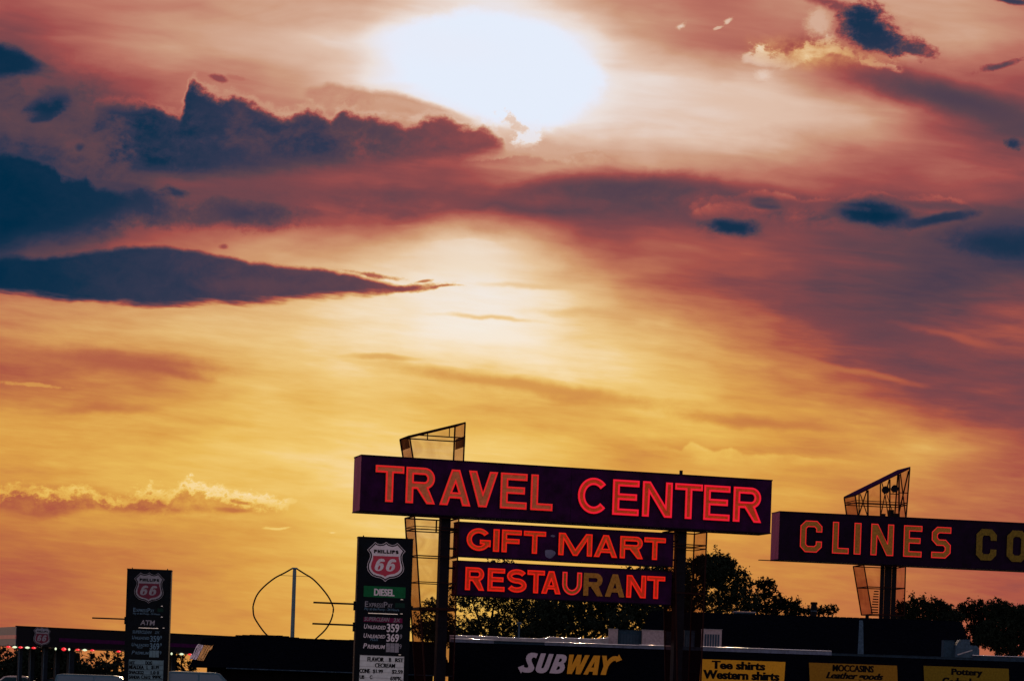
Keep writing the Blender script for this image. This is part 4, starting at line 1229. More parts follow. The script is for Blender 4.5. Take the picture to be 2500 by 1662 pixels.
# ------------------------------------------------------------------ egg-beater wind turbine
def build_turbine():
    D = 142.0
    top, bot = at(718.5, 1386.5, D), at(713.4, 1560, D)
    base = Vector((bot.x, D, 0))
    root = thing('wind_turbine', 'vertical-axis wind turbine with two bowed black blades behind the dark shingled roof', 'wind turbine', base)
    mb = MB(); mb.lathe(Vector((bot.x, D, 0)), [(.15, 0), (.13, 1), (.11, top.z - .2), (.09, top.z)], 'turbine', 12)
    mb.lathe(Vector((bot.x, D, 0)), [(.5, 0), (.5, .15), (.16, .2)], 'wall_dark', 12); mb.build('mast', root)
    Lp = [(1078, 340), (1000, 385), (905, 435), (800, 520), (735, 600), (702, 690), (700, 740), (708, 800), (740, 860), (800, 945), (850, 995), (960, 1080), (1060, 1130)]
    Rp = [(1112, 340), (1190, 390), (1270, 440), (1350, 520), (1420, 610), (1460, 690), (1470, 740), (1450, 830), (1400, 920), (1325, 995), (1220, 1080), (1090, 1130)]
    for pts in (Lp, Rp):
        P = [at(*R5(x, y), D) for x, y in pts]
        # smooth the bow
        Q = []
        for i in range(len(P) - 1):
            p0, p1, p2, p3 = P[max(i - 1, 0)], P[i], P[i + 1], P[min(i + 2, len(P) - 1)]
            for k in range(4):
                t = k / 4; Q.append(.5 * ((2 * p1) + (p2 - p0) * t + (2 * p0 - 5 * p1 + 4 * p2 - p3) * t * t + (3 * p1 - p0 - 3 * p2 + p3) * t ** 3))
        Q.append(P[-1])
        mb = MB(); mb.tube(Q, .045, 'steel', n=8); mb.build('blade', root)
    mb = MB(); mb.tube([at(*R5(955, 408), D), at(*R5(1235, 420), D)], .012, 'steel', n=5); mb.build('tie_wire', root)
    mb = MB(); mb.lathe(Vector((bot.x, D, top.z - .06)), [(.16, 0), (.2, .03), (.16, .1)], 'turbine', 12); mb.build('hub', root)


build_turbine()


# ------------------------------------------------------------------ store building
FW = Face(Vector((at(1097, 1566, 125).x, 125, 0)), Vector((at(2600, 1600, 125).x, 125, 0)))


def build_store():
    x0 = FW.w(0, 0).x; x1 = at(3000, 1600, 125).x; zt = FW.pix(1097, 1566)[1]
    root = thing('store_building', 'long dark flat-roofed store with shingled fascia under the tall signs', 'building', ((x0 + x1) / 2, 128, 0))
    mb = MB(); W = x1 - x0
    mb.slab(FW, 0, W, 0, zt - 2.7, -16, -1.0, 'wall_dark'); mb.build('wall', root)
    mb = MB()                                                   # shingled fascia, leaning back a little
    n = 14
    for i in range(n):
        za, zb = zt - 2.7 + 2.7 * i / n, zt - 2.7 + 2.7 * (i + 1) / n
        o = -.012 * i
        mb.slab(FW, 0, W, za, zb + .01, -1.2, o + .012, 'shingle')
    mb.slab(FW, 0, W, zt - 2.76, zt - 2.7, -1.2, .06, 'wall_dark'); mb.build('fascia', root)
    mb = MB(); mb.slab(FW, 0, W, zt - .25, zt - .05, -16, -1.2, 'roofing'); mb.build('roof_deck', root)
    # metal edge along the fascia, in lengths
    sp = lambda x: FW.pix(x, 1580)[0]
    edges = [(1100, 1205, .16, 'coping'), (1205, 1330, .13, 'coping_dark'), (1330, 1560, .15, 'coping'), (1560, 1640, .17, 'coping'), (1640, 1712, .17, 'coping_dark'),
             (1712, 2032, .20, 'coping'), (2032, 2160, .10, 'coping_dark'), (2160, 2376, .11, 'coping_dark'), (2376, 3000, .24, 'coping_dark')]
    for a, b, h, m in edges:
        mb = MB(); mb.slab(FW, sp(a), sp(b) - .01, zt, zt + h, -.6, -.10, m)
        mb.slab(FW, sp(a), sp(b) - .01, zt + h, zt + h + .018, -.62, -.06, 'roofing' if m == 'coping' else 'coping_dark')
        if m == 'coping' or a == 2376: mb.tube([FW.w(sp(a), zt + h + .02, -.12), FW.w(sp(b) - .01, zt + h + .02, -.12)], .018, 'bead', n=12)  # added bead, there for a sun glint
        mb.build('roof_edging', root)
    # uneven pale upstand further back, its beads added for sun glints
    mb = MB(); rnd = random.Random(3)
    xs = [1098, 1150, 1200, 1232, 1290, 1318, 1345, 1360, 1400, 1440, 1462, 1486]
    ys = [1551, 1552, 1553.5, 1556, 1558, 1559, 1555, 1556, 1557.5, 1559.5, 1559, 1556]
    ps = [FW.pix(x, y, -2.2) for x, y in zip(xs, ys)]
    for (s0, z0), (s1, z1) in zip(ps, ps[1:]):
        w = FW.w
        mb.tube([w(s0, z0 + .01, -2.22), w(s1, z1 + .01, -2.22)], .018, 'bead', n=12)
        mb.box8([w(s0, zt - .05, -2.2), w(s1, zt - .05, -2.2), w(s1, zt - .05, -2.9), w(s0, zt - .05, -2.9), w(s0, z0, -2.2), w(s1, z1, -2.2), w(s1, z1, -2.9), w(s0, z0, -2.9)], 'roofing')
    mb.build('roof_upstand', root)
    # taller shingled block behind
    FB = Face(Vector((0, 133, 0)), Vector((1, 133, 0)))
    L0, R0 = FB.pix(1560, 1510)[0], FB.pix(2388, 1512)[0]
    z1, z2 = FB.pix(1700, 1500.5)[1], FB.pix(2200, 1505)[1]
    ztop = (z1 + z2) / 2
    mb = MB(); n = 16; zb0 = zt - .1
    for i in range(n):
        za, zb = zb0 + (ztop - zb0) * i / n, zb0 + (ztop - zb0) * (i + 1) / n
        mb.slab(FB, L0 + .05 * i, R0 - .05 * i, za, zb + .008, -5 + .03 * i, -.04 * i, 'shingle')
    mb.build('upper_roof', root)
    mb = MB(); rs = L0 + .8
    while rs < R0 - 1:                                           # ridge caps give the top its small teeth
        mb.slab(FB, rs, rs + .28, ztop, ztop + .05, -1.2, -.66, 'shingle'); rs += .36
    mb.build('ridge_cap', root)
    mb = MB(); a0, a1 = FB.pix(2099, 1545, .05)[0], FB.pix(2110, 1545, .05)[0]
    w = FB.w
    mb.box8([w(a0 - .08, zb0, .04), w(a1 + .03, zb0, .04), w(a1 + .03, zb0, 0), w(a0 - .08, zb0, 0), w(a0 + .04, ztop - .1, .04 - .6), w(a1, ztop - .1, .04 - .6), w(a1, ztop - .1, -.7), w(a0 + .04, ztop - .1, -.7)], 'pale')
    mb.build('flashing_strip', root)
    mb = MB(); s0, s1 = FB.pix(1794, 1495, -2)[0], FB.pix(1844, 1495, -2)[0]; z = FB.pix(1818, 1494, -2)[1]
    mb.slab(FB, s0, s1, ztop - .05, z, -3, -2, 'hvac_blue'); mb.slab(FB, s0 - .03, s1 + .03, z, z + .05, -3.05, -1.95, 'hvac_tan'); mb.build('roof_hatch', root)
    return zt, ztop, FB


ZT, ZUP, FB = build_store()


# things standing on the roof
def roof_box(x0, x1, y0, y1, back, m, label, cat, grille=False, lid='roofing', name='air_conditioner', louvre=6, grp='rooftop air conditioning units'):
    o0 = -back; zb_r = ZT - .05
    s0, s1 = FW.pix(x0, (y0 + y1) / 2, o0)[0], FW.pix(x1, (y0 + y1) / 2, o0)[0]
    z1 = FW.pix((x0 + x1) / 2, y0, o0)[1]
    d = min(1.4, max(.7, (s1 - s0) * .8))
    root = thing(name, label, cat, FW.w((s0 + s1) / 2, zb_r, o0 - d / 2), grp)
    mb = MB(); mb.slab(FW, s0, s1, zb_r + .08, z1, o0 - d, o0, m); mb.build('housing', root)
    mb = MB(); mb.slab(FW, s0 - .02, s1 + .02, z1, z1 + .025, o0 - d - .02, o0 + .03, lid); mb.build('lid', root)
    mb = MB(); mb.slab(FW, s0 + .05, s1 - .05, zb_r, zb_r + .08, o0 - d + .05, o0 - .05, 'steel'); mb.build('curb', root)
    if grille:
        mb = MB(); h = z1 - zb_r - .1; n = louvre
        a, b = s0 + (s1 - s0) * .12, s1 - (s1 - s0) * .08
        for i in range(n):
            x = a + (b - a) * i / n
            mb.slab(FW, x, x + (b - a) / n * .72, zb_r + .12, z1 - h * .22, o0, o0 + .012, 'grille')
        mb.build('grille', root)
    return root


roof_box(1486.8, 1508, 1535, 1562, 2.6, 'hvac_tan', 'narrow tan box unit on the roof above the amber WAY letters', 'air conditioner')
roof_box(1509, 1566, 1538, 1566, 2.9, 'hvac_blue', 'blue-grey roof unit between the narrow tan box and wide tan unit', 'air conditioner', True, 'coping_dark')
roof_box(1568, 1623, 1538, 1568, 2.4, 'hvac_tan', 'wide tan roof unit just beside the dark sign post', 'air conditioner')
roof_box(1626, 1641, 1541, 1568, 2.9, 'hvac_blue', 'slim dark roof unit tucked against the sign post', 'air conditioner', False, 'coping_dark')
roof_box(1672, 1696, 1539, 1568, 2.6, 'hvac_blue', 'dull blue roof unit on the far side of the sign post', 'air conditioner', True, 'coping_dark', louvre=3)
roof_box(1714.7, 1762, 1536, 1568, 2.4, 'hvac_tan', 'light roof unit with dark vertical grille bars above the tee shirts board', 'air conditioner', True)
roof_box(2304, 2330, 1563, 1596, 3.0, 'hvac_blue', 'dark blue roof unit standing left of a pale sloped duct', 'air conditioner', False, 'coping_dark')


def roof_duct():
    o0 = -2.6; zb_r = ZT - .05
    pts = [FW.pix(*R8(x, y), o0) for x, y in ((1700, 1095), (1710, 1000), (1745, 945), (1840, 945), (1842, 1000), (1905, 1004), (1932, 1040))]
    lp = [(s, max(z, zb_r)) for s, z in pts] + [(pts[-1][0], zb_r), (pts[0][0], zb_r)]
    root = thing('roof_duct', 'blue sheet-metal duct with a sloped hood on the roof over the pottery board', 'duct', FW.w(lp[0][0], zb_r, o0))
    mb = MB(); mb.plate(FW, [lp[::-1]], o0 - .8, o0, 'pale'); mb.build('duct_body', root)
    a, b = FW.pix(*R8(1722, 1090), o0 + .3), FW.pix(*R8(1872, 1046), o0 + .3)
    mb = MB(); mb.beam(FW.w(a[0], a[1], o0 + .3), FW.w(b[0], b[1], o0 + .02), .06, 'roofing'); mb.build('trim_strip', root)


roof_duct()


def roof_vent():
    o = -3.0
    c = FB.pix(*R8(342, 640), o)[0]; r = (FB.pix(*R8(376, 640), o)[0] - FB.pix(*R8(308, 640), o)[0]) / 2
    z1 = FB.pix(*R8(342, 586), o)[1]
    p = FB.w(c, ZUP - .05, o)
    root = thing('roof_vent', 'squat dark round vent with capped top among bushes on the upper roof', 'vent', p)
    mb = MB(); h = z1 - p.z
    mb.lathe(p, [(r * .86, 0), (r * .86, h * .80), (r * .80, h * .82), (r * .80, h * .86)], 'steel', 18); mb.build('stack', root)
    mb = MB(); mb.lathe(p + Vector((0, 0, h * .86)), [(r, 0), (r * 1.02, h * .08), (r * .9, h * .14)], 'frame', 18); mb.build('cap', root)
    mb = MB(); mb.lathe(p + Vector((0, 0, h * .45)), [(r * .90, 0), (r * .90, .05)], 'pale', 18); mb.build('clamp_band', root)
    o0 = -2.4; s, z1 = FW.pix(*R6(1802, 920), o0); q = FW.w(s, ZT - .05, o0); h = z1 - q.z
    root = thing('vent_pipe', 'thin grey vent pipe rising from the flat roof before the trees', 'pipe', q)
    mb = MB(); mb.lathe(q, [(.10, 0), (.10, .1), (.05, .14), (.05, h - .12)], 'pale', 10); mb.build('pipe', root)
    mb = MB(); mb.lathe(q + Vector((0, 0, h - .12)), [(.05, 0), (.12, .01), (.12, .09), (.03, .14)], 'pale', 10); mb.build('cap', root)


roof_vent()

# ------------------------------------------------------------------ lettering and boards on the fascia
SUB = {
 'S': [[(540, 255), (510, 335), (470, 320), (440, 330), (425, 360), (430, 400), (455, 450), (475, 500), (470, 540), (440, 575), (400, 592), (350, 597), (300, 593), (255, 578), (235, 610), (178, 500), (288, 458), (285, 490), (310, 505), (345, 508), (365, 495), (368, 470), (350, 430), (330, 380), (325, 340), (335, 295), (370, 255), (420, 238), (480, 240)]],
 'U': [[(595, 248), (685, 250), (612, 470), (602, 500), (607, 515), (625, 518), (643, 505), (660, 475), (740, 258), (825, 262), (745, 490), (725, 540), (690, 580), (640, 602), (580, 606), (525, 590), (499, 555), (500, 515)]],
 'B': [[(880, 265), (980, 268), (1035, 282), (1060, 315), (1055, 365), (1035, 405), (1000, 430), (1020, 460), (1025, 500), (1010, 550), (975, 590), (920, 610), (860, 612), (745, 605)],
       [(935, 340), (965, 342), (975, 360), (965, 390), (940, 405), (908, 405)], [(900, 480), (928, 482), (938, 500), (930, 528), (900, 545), (868, 545)]],
 'W': [[(1105, 270), (1190, 272), (1150, 460), (1250, 273), (1328, 275), (1300, 460), (1388, 280), (1472, 281), (1305, 625), (1215, 624), (1235, 470), (1150, 620), (1060, 617)]],
 'A': [[(1545, 288), (1660, 290), (1610, 637), (1525, 635), (1532, 578), (1462, 576), (1437, 631), (1355, 628)], [(1562, 395), (1548, 505), (1500, 505)]],
 'Y': [[(1695, 290), (1778, 292), (1785, 390), (1840, 330), (1890, 303), (1935, 297), (1980, 305), (2000, 268), (2055, 365), (1950, 408), (1942, 380), (1900, 386), (1850, 425), (1810, 480), (1782, 560), (1762, 637), (1665, 635), (1722, 480)]],
}


def shop_letters():
    off = .10
    root = thing('shop_sign', 'wide white and amber SUBWAY letters with arrow ends on the dark fascia', 'sign', FW.w(FW.pix(*Z6(1100, 450))[0], FW.pix(*Z6(1100, 610))[1], off), 'lettered shop signs')
    for c in 'SUBWAY':
        mb = MB(); m = 'sub_white' if c in 'SUB' else 'sub_yellow'
        mb.plate(FW, [[FW.pix(*Z6(*p), off) for p in lp] for lp in SUB[c]], off - .09, off, m, 'letter_black')
        mb.build('letter', root)


shop_letters()


def board(x0, y0, x1, lean, m, label, rows):
    off = .06
    s0, z1 = FW.pix(x0, y0, off); s1 = FW.pix(x1, y0 + 6, off)[0]; z0 = z1 - 1.75
    root = thing('advert_board', label, 'sign', FW.w((s0 + s1) / 2, z0, off), 'yellow advert boards on the fascia')
    mb = MB(); mb.plate(FW, [[(s0 + lean, z0), (s1 + lean, z0), (s1, z1), (s0, z1)]], 0.02, off, m); bp = mb.build('board', root)
    for Z, t, bx, sh, bd in rows:
        mb = MB(); text(mb, FW, t, zbox(FW, Z, *bx, off), off + .004, 'letter_black', sh, bd, .05); mb.build('board_lettering', bp)


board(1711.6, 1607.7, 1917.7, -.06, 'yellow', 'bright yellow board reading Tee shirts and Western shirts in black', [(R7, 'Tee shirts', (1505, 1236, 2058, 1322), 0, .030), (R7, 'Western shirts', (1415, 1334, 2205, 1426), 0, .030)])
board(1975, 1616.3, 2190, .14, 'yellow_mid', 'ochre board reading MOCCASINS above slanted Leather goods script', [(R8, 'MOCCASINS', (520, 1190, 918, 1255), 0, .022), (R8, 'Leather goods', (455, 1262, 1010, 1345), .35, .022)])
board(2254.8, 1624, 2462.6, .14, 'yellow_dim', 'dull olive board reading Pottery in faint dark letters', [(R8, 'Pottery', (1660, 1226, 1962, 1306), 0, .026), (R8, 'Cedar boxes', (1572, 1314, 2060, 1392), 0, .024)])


# ------------------------------------------------------------------ shingled wing at the left, its corner towards us
def build_wing():
    ztop = at(545, 1548.5, 120).z
    zeave = 2.15
    C = at(548, 1600, 119.0); E = at(462, 1600, 131.0); G = at(1110, 1600, 121.0)
    C, E, G = [Vector((p.x, p.y, 0)) for p in (C, E, G)]
    H = G + (E - C)
    root = thing('store_building', 'low dark wing with a shingled mansard roof and bumpy ridge behind the turbine posts', 'building', (C + G) / 2)
    root['label'] = 'low dark shingled mansard building between the canopy and the DIESEL pylon'
    ctr = (C + E + G + H) / 4
    def ins(p, d):
        v = (ctr - p).normalized(); return p + v * d
    mb = MB()
    lo = [ins(p, 1.3) for p in (C, G, H, E)]
    mb.box8([(p.x, p.y, 0) for p in lo] + [(p.x, p.y, zeave + .1) for p in lo], 'wall_dark'); mb.build('wall', root)
    mb = MB(); n = 12
    base = [C, G, H, E]
    for i in range(n):
        d0 = .95 * i / n
        za, zb = zeave + (ztop - .05 - zeave) * i / n, zeave + (ztop - .05 - zeave) * (i + 1) / n
        q0 = [ins(p, d0) for p in base]; q1 = [ins(p, d0 + .03) for p in base]
        mb.box8([(p.x, p.y, za) for p in q0] + [(p.x, p.y, zb + .006) for p in q1], 'shingle')
    mb.build('mansard', root)
    mb = MB(); qa, qb = ins(C, .9), ins(G, .9)
    d = (qb - qa); Ln = d.length; u = d.normalized(); nn = Vector((u.y, -u.x, 0))
    FR = Face(qa, qb); s = 0.0; rnd = random.Random(5)
    prof = [(0, .0), (.8, .05), (2.0, .08), (3.0, -.02), (5.0, -.04), (6.5, .0), (8.5, .04), (Ln, .02)]
    while s < Ln - .2:
        h = 0
        for (a, ha), (b, hb) in zip(prof, prof[1:]):
            if a <= s <= b: h = ha + (hb - ha) * (s - a) / (b - a)
        w = rnd.uniform(.22, .4)
        mb.slab(FR, s, s + w * .92, ztop - .08, ztop + h + rnd.uniform(-.012, .012), -.5, .05, 'shingle'); s += w
    mb.build('ridge_cap', root)
    mb = MB(); FE = Face(C, G)
    mb.slab(FE, .1, FE.len, zeave - .06, zeave - .001, -.15, .03, 'coping_dark')
    rnd = random.Random(9)
    s = .4
    while s < FE.len * .62:
        w = rnd.uniform(.05, .4)
        if rnd.random() < .4: mb.slab(FE, s, s + w, zeave - .05, zeave - .02, .03, .036, 'pale')
        s += w
    mb.build('eave_gutter', root)
    # letters on the left slope
    FL = Face(E, C)
    t0 = FL.n.dot(ins(C, .95) - C); k = t0 / (ztop - zeave)
    flat = FL.w
    FL.w = lambda s, z, off=0.0: flat(s, z, off + k * (z - zeave))
    sg = thing('shop_sign', 'foreshortened tall SUBWAY lettering on the end slope beside the canopy', 'sign', FL.w(FL.len * .4, 2.6, .05), 'lettered shop signs')
    x0, x1 = FL.pix(476, 1592, k * .9)[0], FL.pix(521, 1592, k * .9)[0]
    za, zb = FL.pix(500, 1613, k * .9)[1], FL.pix(500, 1570, k * .9)[1]
    for c in 'SUBWAY':
        mb = MB()
        lps = [[(x0 + (x1 - x0) * (px - 178) / 1877.0, za + (zb - za) * (640 - py) / 402.0) for px, py in lp] for lp in SUB[c]]
        mb.plate(FL, lps, .06, .12, 'sub_white' if c in 'SUB' else 'sub_yellow', 'letter_black'); mb.build('letter', sg)


build_wing()


# ------------------------------------------------------------------ pump canopy
def build_canopy():
    K = at(40.4, 1528.6, 150.0); zt = K.z
    Rr = hit_z(480, 1549.8, zt); Ll = hit_z(0, 1530.6, zt)
    FF = Face(K, Rr)
    dL = Vector((Ll.x - K.x, Ll.y - K.y, 0)).normalized()
    zb = FF.pix(*Z1(390, 540))[1]
    Wd, Dp = 16.0, 9.0
    K0 = Vector((K.x, K.y, 0))
    q = [K0, K0 + FF.d * Wd, K0 + FF.d * Wd + dL * Dp, K0 + dL * Dp]
    root = thing('pump_canopy', 'flat dark pump canopy with purple stripe and shield emblem on blue columns', 'canopy', (q[0] + q[2]) / 2)
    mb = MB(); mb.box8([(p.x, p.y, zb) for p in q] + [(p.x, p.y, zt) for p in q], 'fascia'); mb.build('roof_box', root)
    h = zt - zb
    mb = MB(); mb.slab(FF, 3.0, Wd - .02, zb + h * .30, zb + h * .50, 0, .02, 'stripe'); mb.build('stripe_band', root)
    FE = Face(K0 + dL * Dp, K0)  # end face coloured paler than the front for the sky light on it
    for a, b, m in ((0, .36, 'fascia_end'), (.36, .56, 'fascia_end_red'), (.56, 1, 'fascia_end')):
        mb = MB(); mb.slab(FE, 0, FE.len + .01, zb + h * a, zb + h * b, 0, .03 if m == 'fascia_end' else .05, m); mb.build('end_cladding', root)
    mb = MB(); mb.slab(FF, -.03, Wd, zt, zt + .06, -.1, .05, 'steel'); mb.build('roof_trim', root)
    c = FF.pix(*Z1(995, 325)); emblem(root, FF, c[0], c[1], .88, .03, 'grey_white')
    cols = [(46, 54), (74, 84), (106, 116), (136, 145.5), (169, 181), (419, 429)]
    for i, (a, b) in enumerate(cols):
        off = -.5 if i % 2 == 0 else -2.0
        s0, s1 = FF.pix(a, 1630, off)[0], FF.pix(b, 1630, off)[0]; w = min(.4, s1 - s0)
        mb = MB(); mb.slab(FF, s0, s0 + w, 0, zb, off - w, off, 'column'); mb.slab(FF, s0 - .02, s0 + .01, .2, zb - .05, off - .03, off + .02, 'pale'); mb.build('column', root)
    # little coloured lamps along the soffit
    L_ = [(21, 1576.3, 'r'), (36, 1575.6, 'w'), (50.5, 1576, 'r'), (67, 1575.8, 'w'), (82.5, 1576.4, 'r'), (136, 1580.8, 's'), (156, 1581.5, 'R'), (169, 1581.5, 's'), (190, 1581.5, 'r'), (207, 1581.5, 'w'), (225.5, 1581.6, 'r'), (290, 1587, 'r'), (419, 1592.3, 's'), (443.5, 1593, 'w'), (464, 1593.3, 'r')]
    words = {'r': 'flat red lamp', 'w': 'flat greenish white lamp', 'R': 'round red lamp', 's': 'small square white lamp'}
    where = ['hung at the outer canopy corner beside the grey end', 'just under the canopy corner next to the first column', 'over the first canopy column', 'left of the shield emblem under the canopy', 'below and left of the shield emblem',
             'between two columns right of the shield emblem', 'larger than its neighbours, under the canopy edge', 'beside the big round red lamp under the canopy', 'over the bright gap in the trees, nearest the wide column',
             'centred above the bright gap in the trees', 'at the far end of the lamps above the tree gap', 'beside the black ATM pylon edge', 'against the lone column right of the ATM pylon', 'right of the lone column by the shingled end slope', 'next to the foreshortened letters on the end slope']
    for (x, y, k), wd in zip(L_, where):
        off = .12 if x < 400 else .12
        s, z = FF.pix(x, y, off); z = min(z, zb - .10)
        p = FF.w(s, z, off)
        lab = words[k] + ' ' + wd
        root = thing('canopy_lamp', ' '.join(lab.replace(',', '').split()[:16]), 'lamp', p, 'small coloured lamps under the canopy edge')
        rx, rz = {'r': (.155, .065), 'w': (.16, .070), 'R': (.165, .11), 's': (.07, .085)}[k]
        m = 'lamp_red' if k in 'rR' else 'lamp_white'
        mb = MB(); mb.lathe(p - Vector((0, 0, rz)), [(rx * .15, 0), (rx * .62, rz * .32), (rx, rz * .9), (rx * .95, rz * 1.15), (rx * .55, rz * 1.7), (rx * .2, rz * 2)], m, 14); mb.build('lens', root)
        mb = MB(); mb.lathe(p + FF.n * rx * .8 - Vector((0, 0, rz * .3)), [(rx * .05, 0), (rx * .26, rz * .3), (rx * .05, rz * .8)], 'lamp_core' if k in 'rR' else 'lamp_white', 8); mb.build('bulb', root)
        mb = MB(); mb.beam(p + Vector((0, 0, rz * .9)), FF.w(s, zb + .02, off), .025, 'steel')
        mb.beam(FF.w(s, zb + .02, off), FF.w(s, zb + .02, -.1), .025, 'steel'); mb.build('hanger', root)


build_canopy()


# ------------------------------------------------------------------ vehicles (mostly below the frame)
def car(label, cx, cy, heading, Ln, Wd, H, paint, van=False, cat='car', name='parked_car'):
    root = thing(name, label, cat, (cx, cy, 0), 'cars parked by the pumps')
    c, s = math.cos(heading), math.sin(heading)
    T = lambda x, y, z: Vector((cx + x * c - y * s, cy + x * s + y * c, z))
    bl = H * .58
    low = [(-Ln / 2, .35), (-Ln / 2 + .05, bl * .95), (-Ln * .2, bl), (Ln * .22, bl), (Ln / 2 - .25, bl * .88), (Ln / 2 - .02, bl * .68), (Ln / 2, .35), (Ln / 2 - .3, .22), (-Ln / 2 + .3, .22)]
    n = len(low); mb = MB()
    rings = [(-Wd / 2 + .06, .96), (-Wd / 2, 1.0), (Wd / 2, 1.0), (Wd / 2 - .06, .96)]
    vs = []
    for (y, k), ins in zip([(-Wd / 2, .97), (-Wd / 2 + .05, 1.0), (Wd / 2 - .05, 1.0), (Wd / 2, .97)], range(4)):
        vs += [T(x * k, y, .3 + (z - .3) * k) for x, z in low]
    fs = [tuple(range(n))[::-1], tuple(range(3 * n, 4 * n))]
    for r in range(3): fs += [(r * n + i, r * n + (i + 1) % n, (r + 1) * n + (i + 1) % n, (r + 1) * n + i) for i in range(n)]
    mb.add(vs, fs, paint); mb.build('body', root)
    if van: cab = [(-Ln * .49, bl), (-Ln * .46, H - .06), (-Ln * .40, H), (Ln * .12, H), (Ln * .18, H - .05), (Ln * .36, bl)]
    else: cab = [(-Ln * .40, bl), (-Ln * .27, H - .08), (-Ln * .20, H - .01), (-Ln * .02, H), (Ln * .06, H - .04), (Ln * .24, bl)]
    m = len(cab); mb = MB()
    yk = lambda z: (Wd / 2 - .05) - .20 * (z - bl) / (H - bl)
    vs = [T(x, -yk(z), z) for x, z in cab] + [T(x, -yk(z) + .1, z + .012) for x, z in cab] + [T(x, yk(z) - .1, z + .012) for x, z in cab] + [T(x, yk(z), z) for x, z in cab]
    fs = [tuple(range(m))[::-1], tuple(range(3 * m, 4 * m))]
    for r in range(3): fs += [(r * m + i, r * m + (i + 1) % m, (r + 1) * m + (i + 1) % m, (r + 1) * m + i) for i in range(m)]
    mb.add(vs, fs, paint); mb.build('cabin', root)
    z0, z1 = bl + .04, H - .10
    xa, xb = cab[0][0] + .16 * (cab[1][0] - cab[0][0]), cab[-1][0] + .16 * (cab[-2][0] - cab[-1][0])
    xc, xd = cab[1][0] + .05, cab[-2][0] - .04
    for sd in (-1, 1):
        mid = (xa + xb) / 2
        for p0, p1, q0, q1 in ((xa + .1, mid - .04, xc + .05, mid - .04), (mid + .04, xb - .12, mid + .04, xd - .06)):
            mb = MB(); f = lambda x, z: T(x, sd * (yk(z) + .006), z)
            mb.add([f(p0, z0), f(p1, z0), f(q1, z1), f(q0, z1)], [(0, 1, 2, 3)], 'glass'); mb.build('side_window', root)
    for k, (a, b) in enumerate(((cab[-1], cab[-2]), (cab[0], cab[1]))):
        d = .008 if k == 0 else -.008
        ax, az = a[0] + .12 * (b[0] - a[0]), a[1] + .12 * (b[1] - a[1]); bx, bz = a[0] + .92 * (b[0] - a[0]), a[1] + .92 * (b[1] - a[1])
        mb = MB(); mb.add([T(ax + d, -yk(az) + .12, az + .012), T(ax + d, yk(az) - .12, az + .012), T(bx + d, yk(bz) - .12, bz + .02), T(bx + d, -yk(bz) + .12, bz + .02)], [(0, 1, 2, 3)], 'glass')
        mb.build('windscreen' if k == 0 else 'rear_window', root)
    for x in (-Ln * .31, Ln * .31):
        for sd in (-1, 1):
            w = MB(); r = .31; nn = 18; yo, yi = sd * (Wd / 2 + .01), sd * (Wd / 2 - .2)
            vs = [T(x + r * math.cos(2 * math.pi * k / nn), y, r + r * math.sin(2 * math.pi * k / nn)) for y in (yi, yo) for k in range(nn)]
            w.add(vs, [(k, (k + 1) % nn, nn + (k + 1) % nn, nn + k) for k in range(nn)] + [tuple(range(nn)), tuple(range(nn, 2 * nn))], 'tyre'); wo_ = w.build('wheel', root)
            w = MB(); rr = .19; yo2 = sd * (Wd / 2 + .016)
            w.add([T(x + rr * math.cos(2 * math.pi * k / nn), yo2, r + rr * math.sin(2 * math.pi * k / nn)) for k in range(nn)], [tuple(range(nn))], 'clip'); w.build('rim', wo_)
    for sd in (-1, 1):
        mb = MB(); y = sd * (Wd / 2 - .28)
        mb.box8([T(Ln / 2 - .06, y - .16, bl * .66), T(Ln / 2 + .004, y - .14, bl * .66), T(Ln / 2 + .004, y + .14, bl * .66), T(Ln / 2 - .06, y + .16, bl * .66),
                 T(Ln / 2 - .10, y - .16, bl * .82), T(Ln / 2 - .04, y - .14, bl * .80), T(Ln / 2 - .04, y + .14, bl * .80), T(Ln / 2 - .10, y + .16, bl * .82)], 'headlight'); mb.build('headlight', root)
    return root


p = at(50, 1655, 158); car('pale sedan parked behind the outer canopy columns', p.x - .2, 160, R(8), 4.6, 1.75, 1.30, 'car_pale')
p = at(124, 1655, 156); car('dark sedan with a bright rear window under the shield emblem', p.x, 158, R(176), 4.5, 1.75, 1.26, 'car_dark')
p = at(236, 1655, 128); car('long blue-grey van parked left of the ATM pylon', p.x, 130, R(3), 5.2, 1.85, 1.55, 'car_blue', True, 'van', 'parked_van')
p = at(487, 1655, 112); car('blue-grey utility wagon parked below the foreshortened lettering', p.x, 114, R(8), 3.9, 1.8, 1.86, 'car_blue', True)


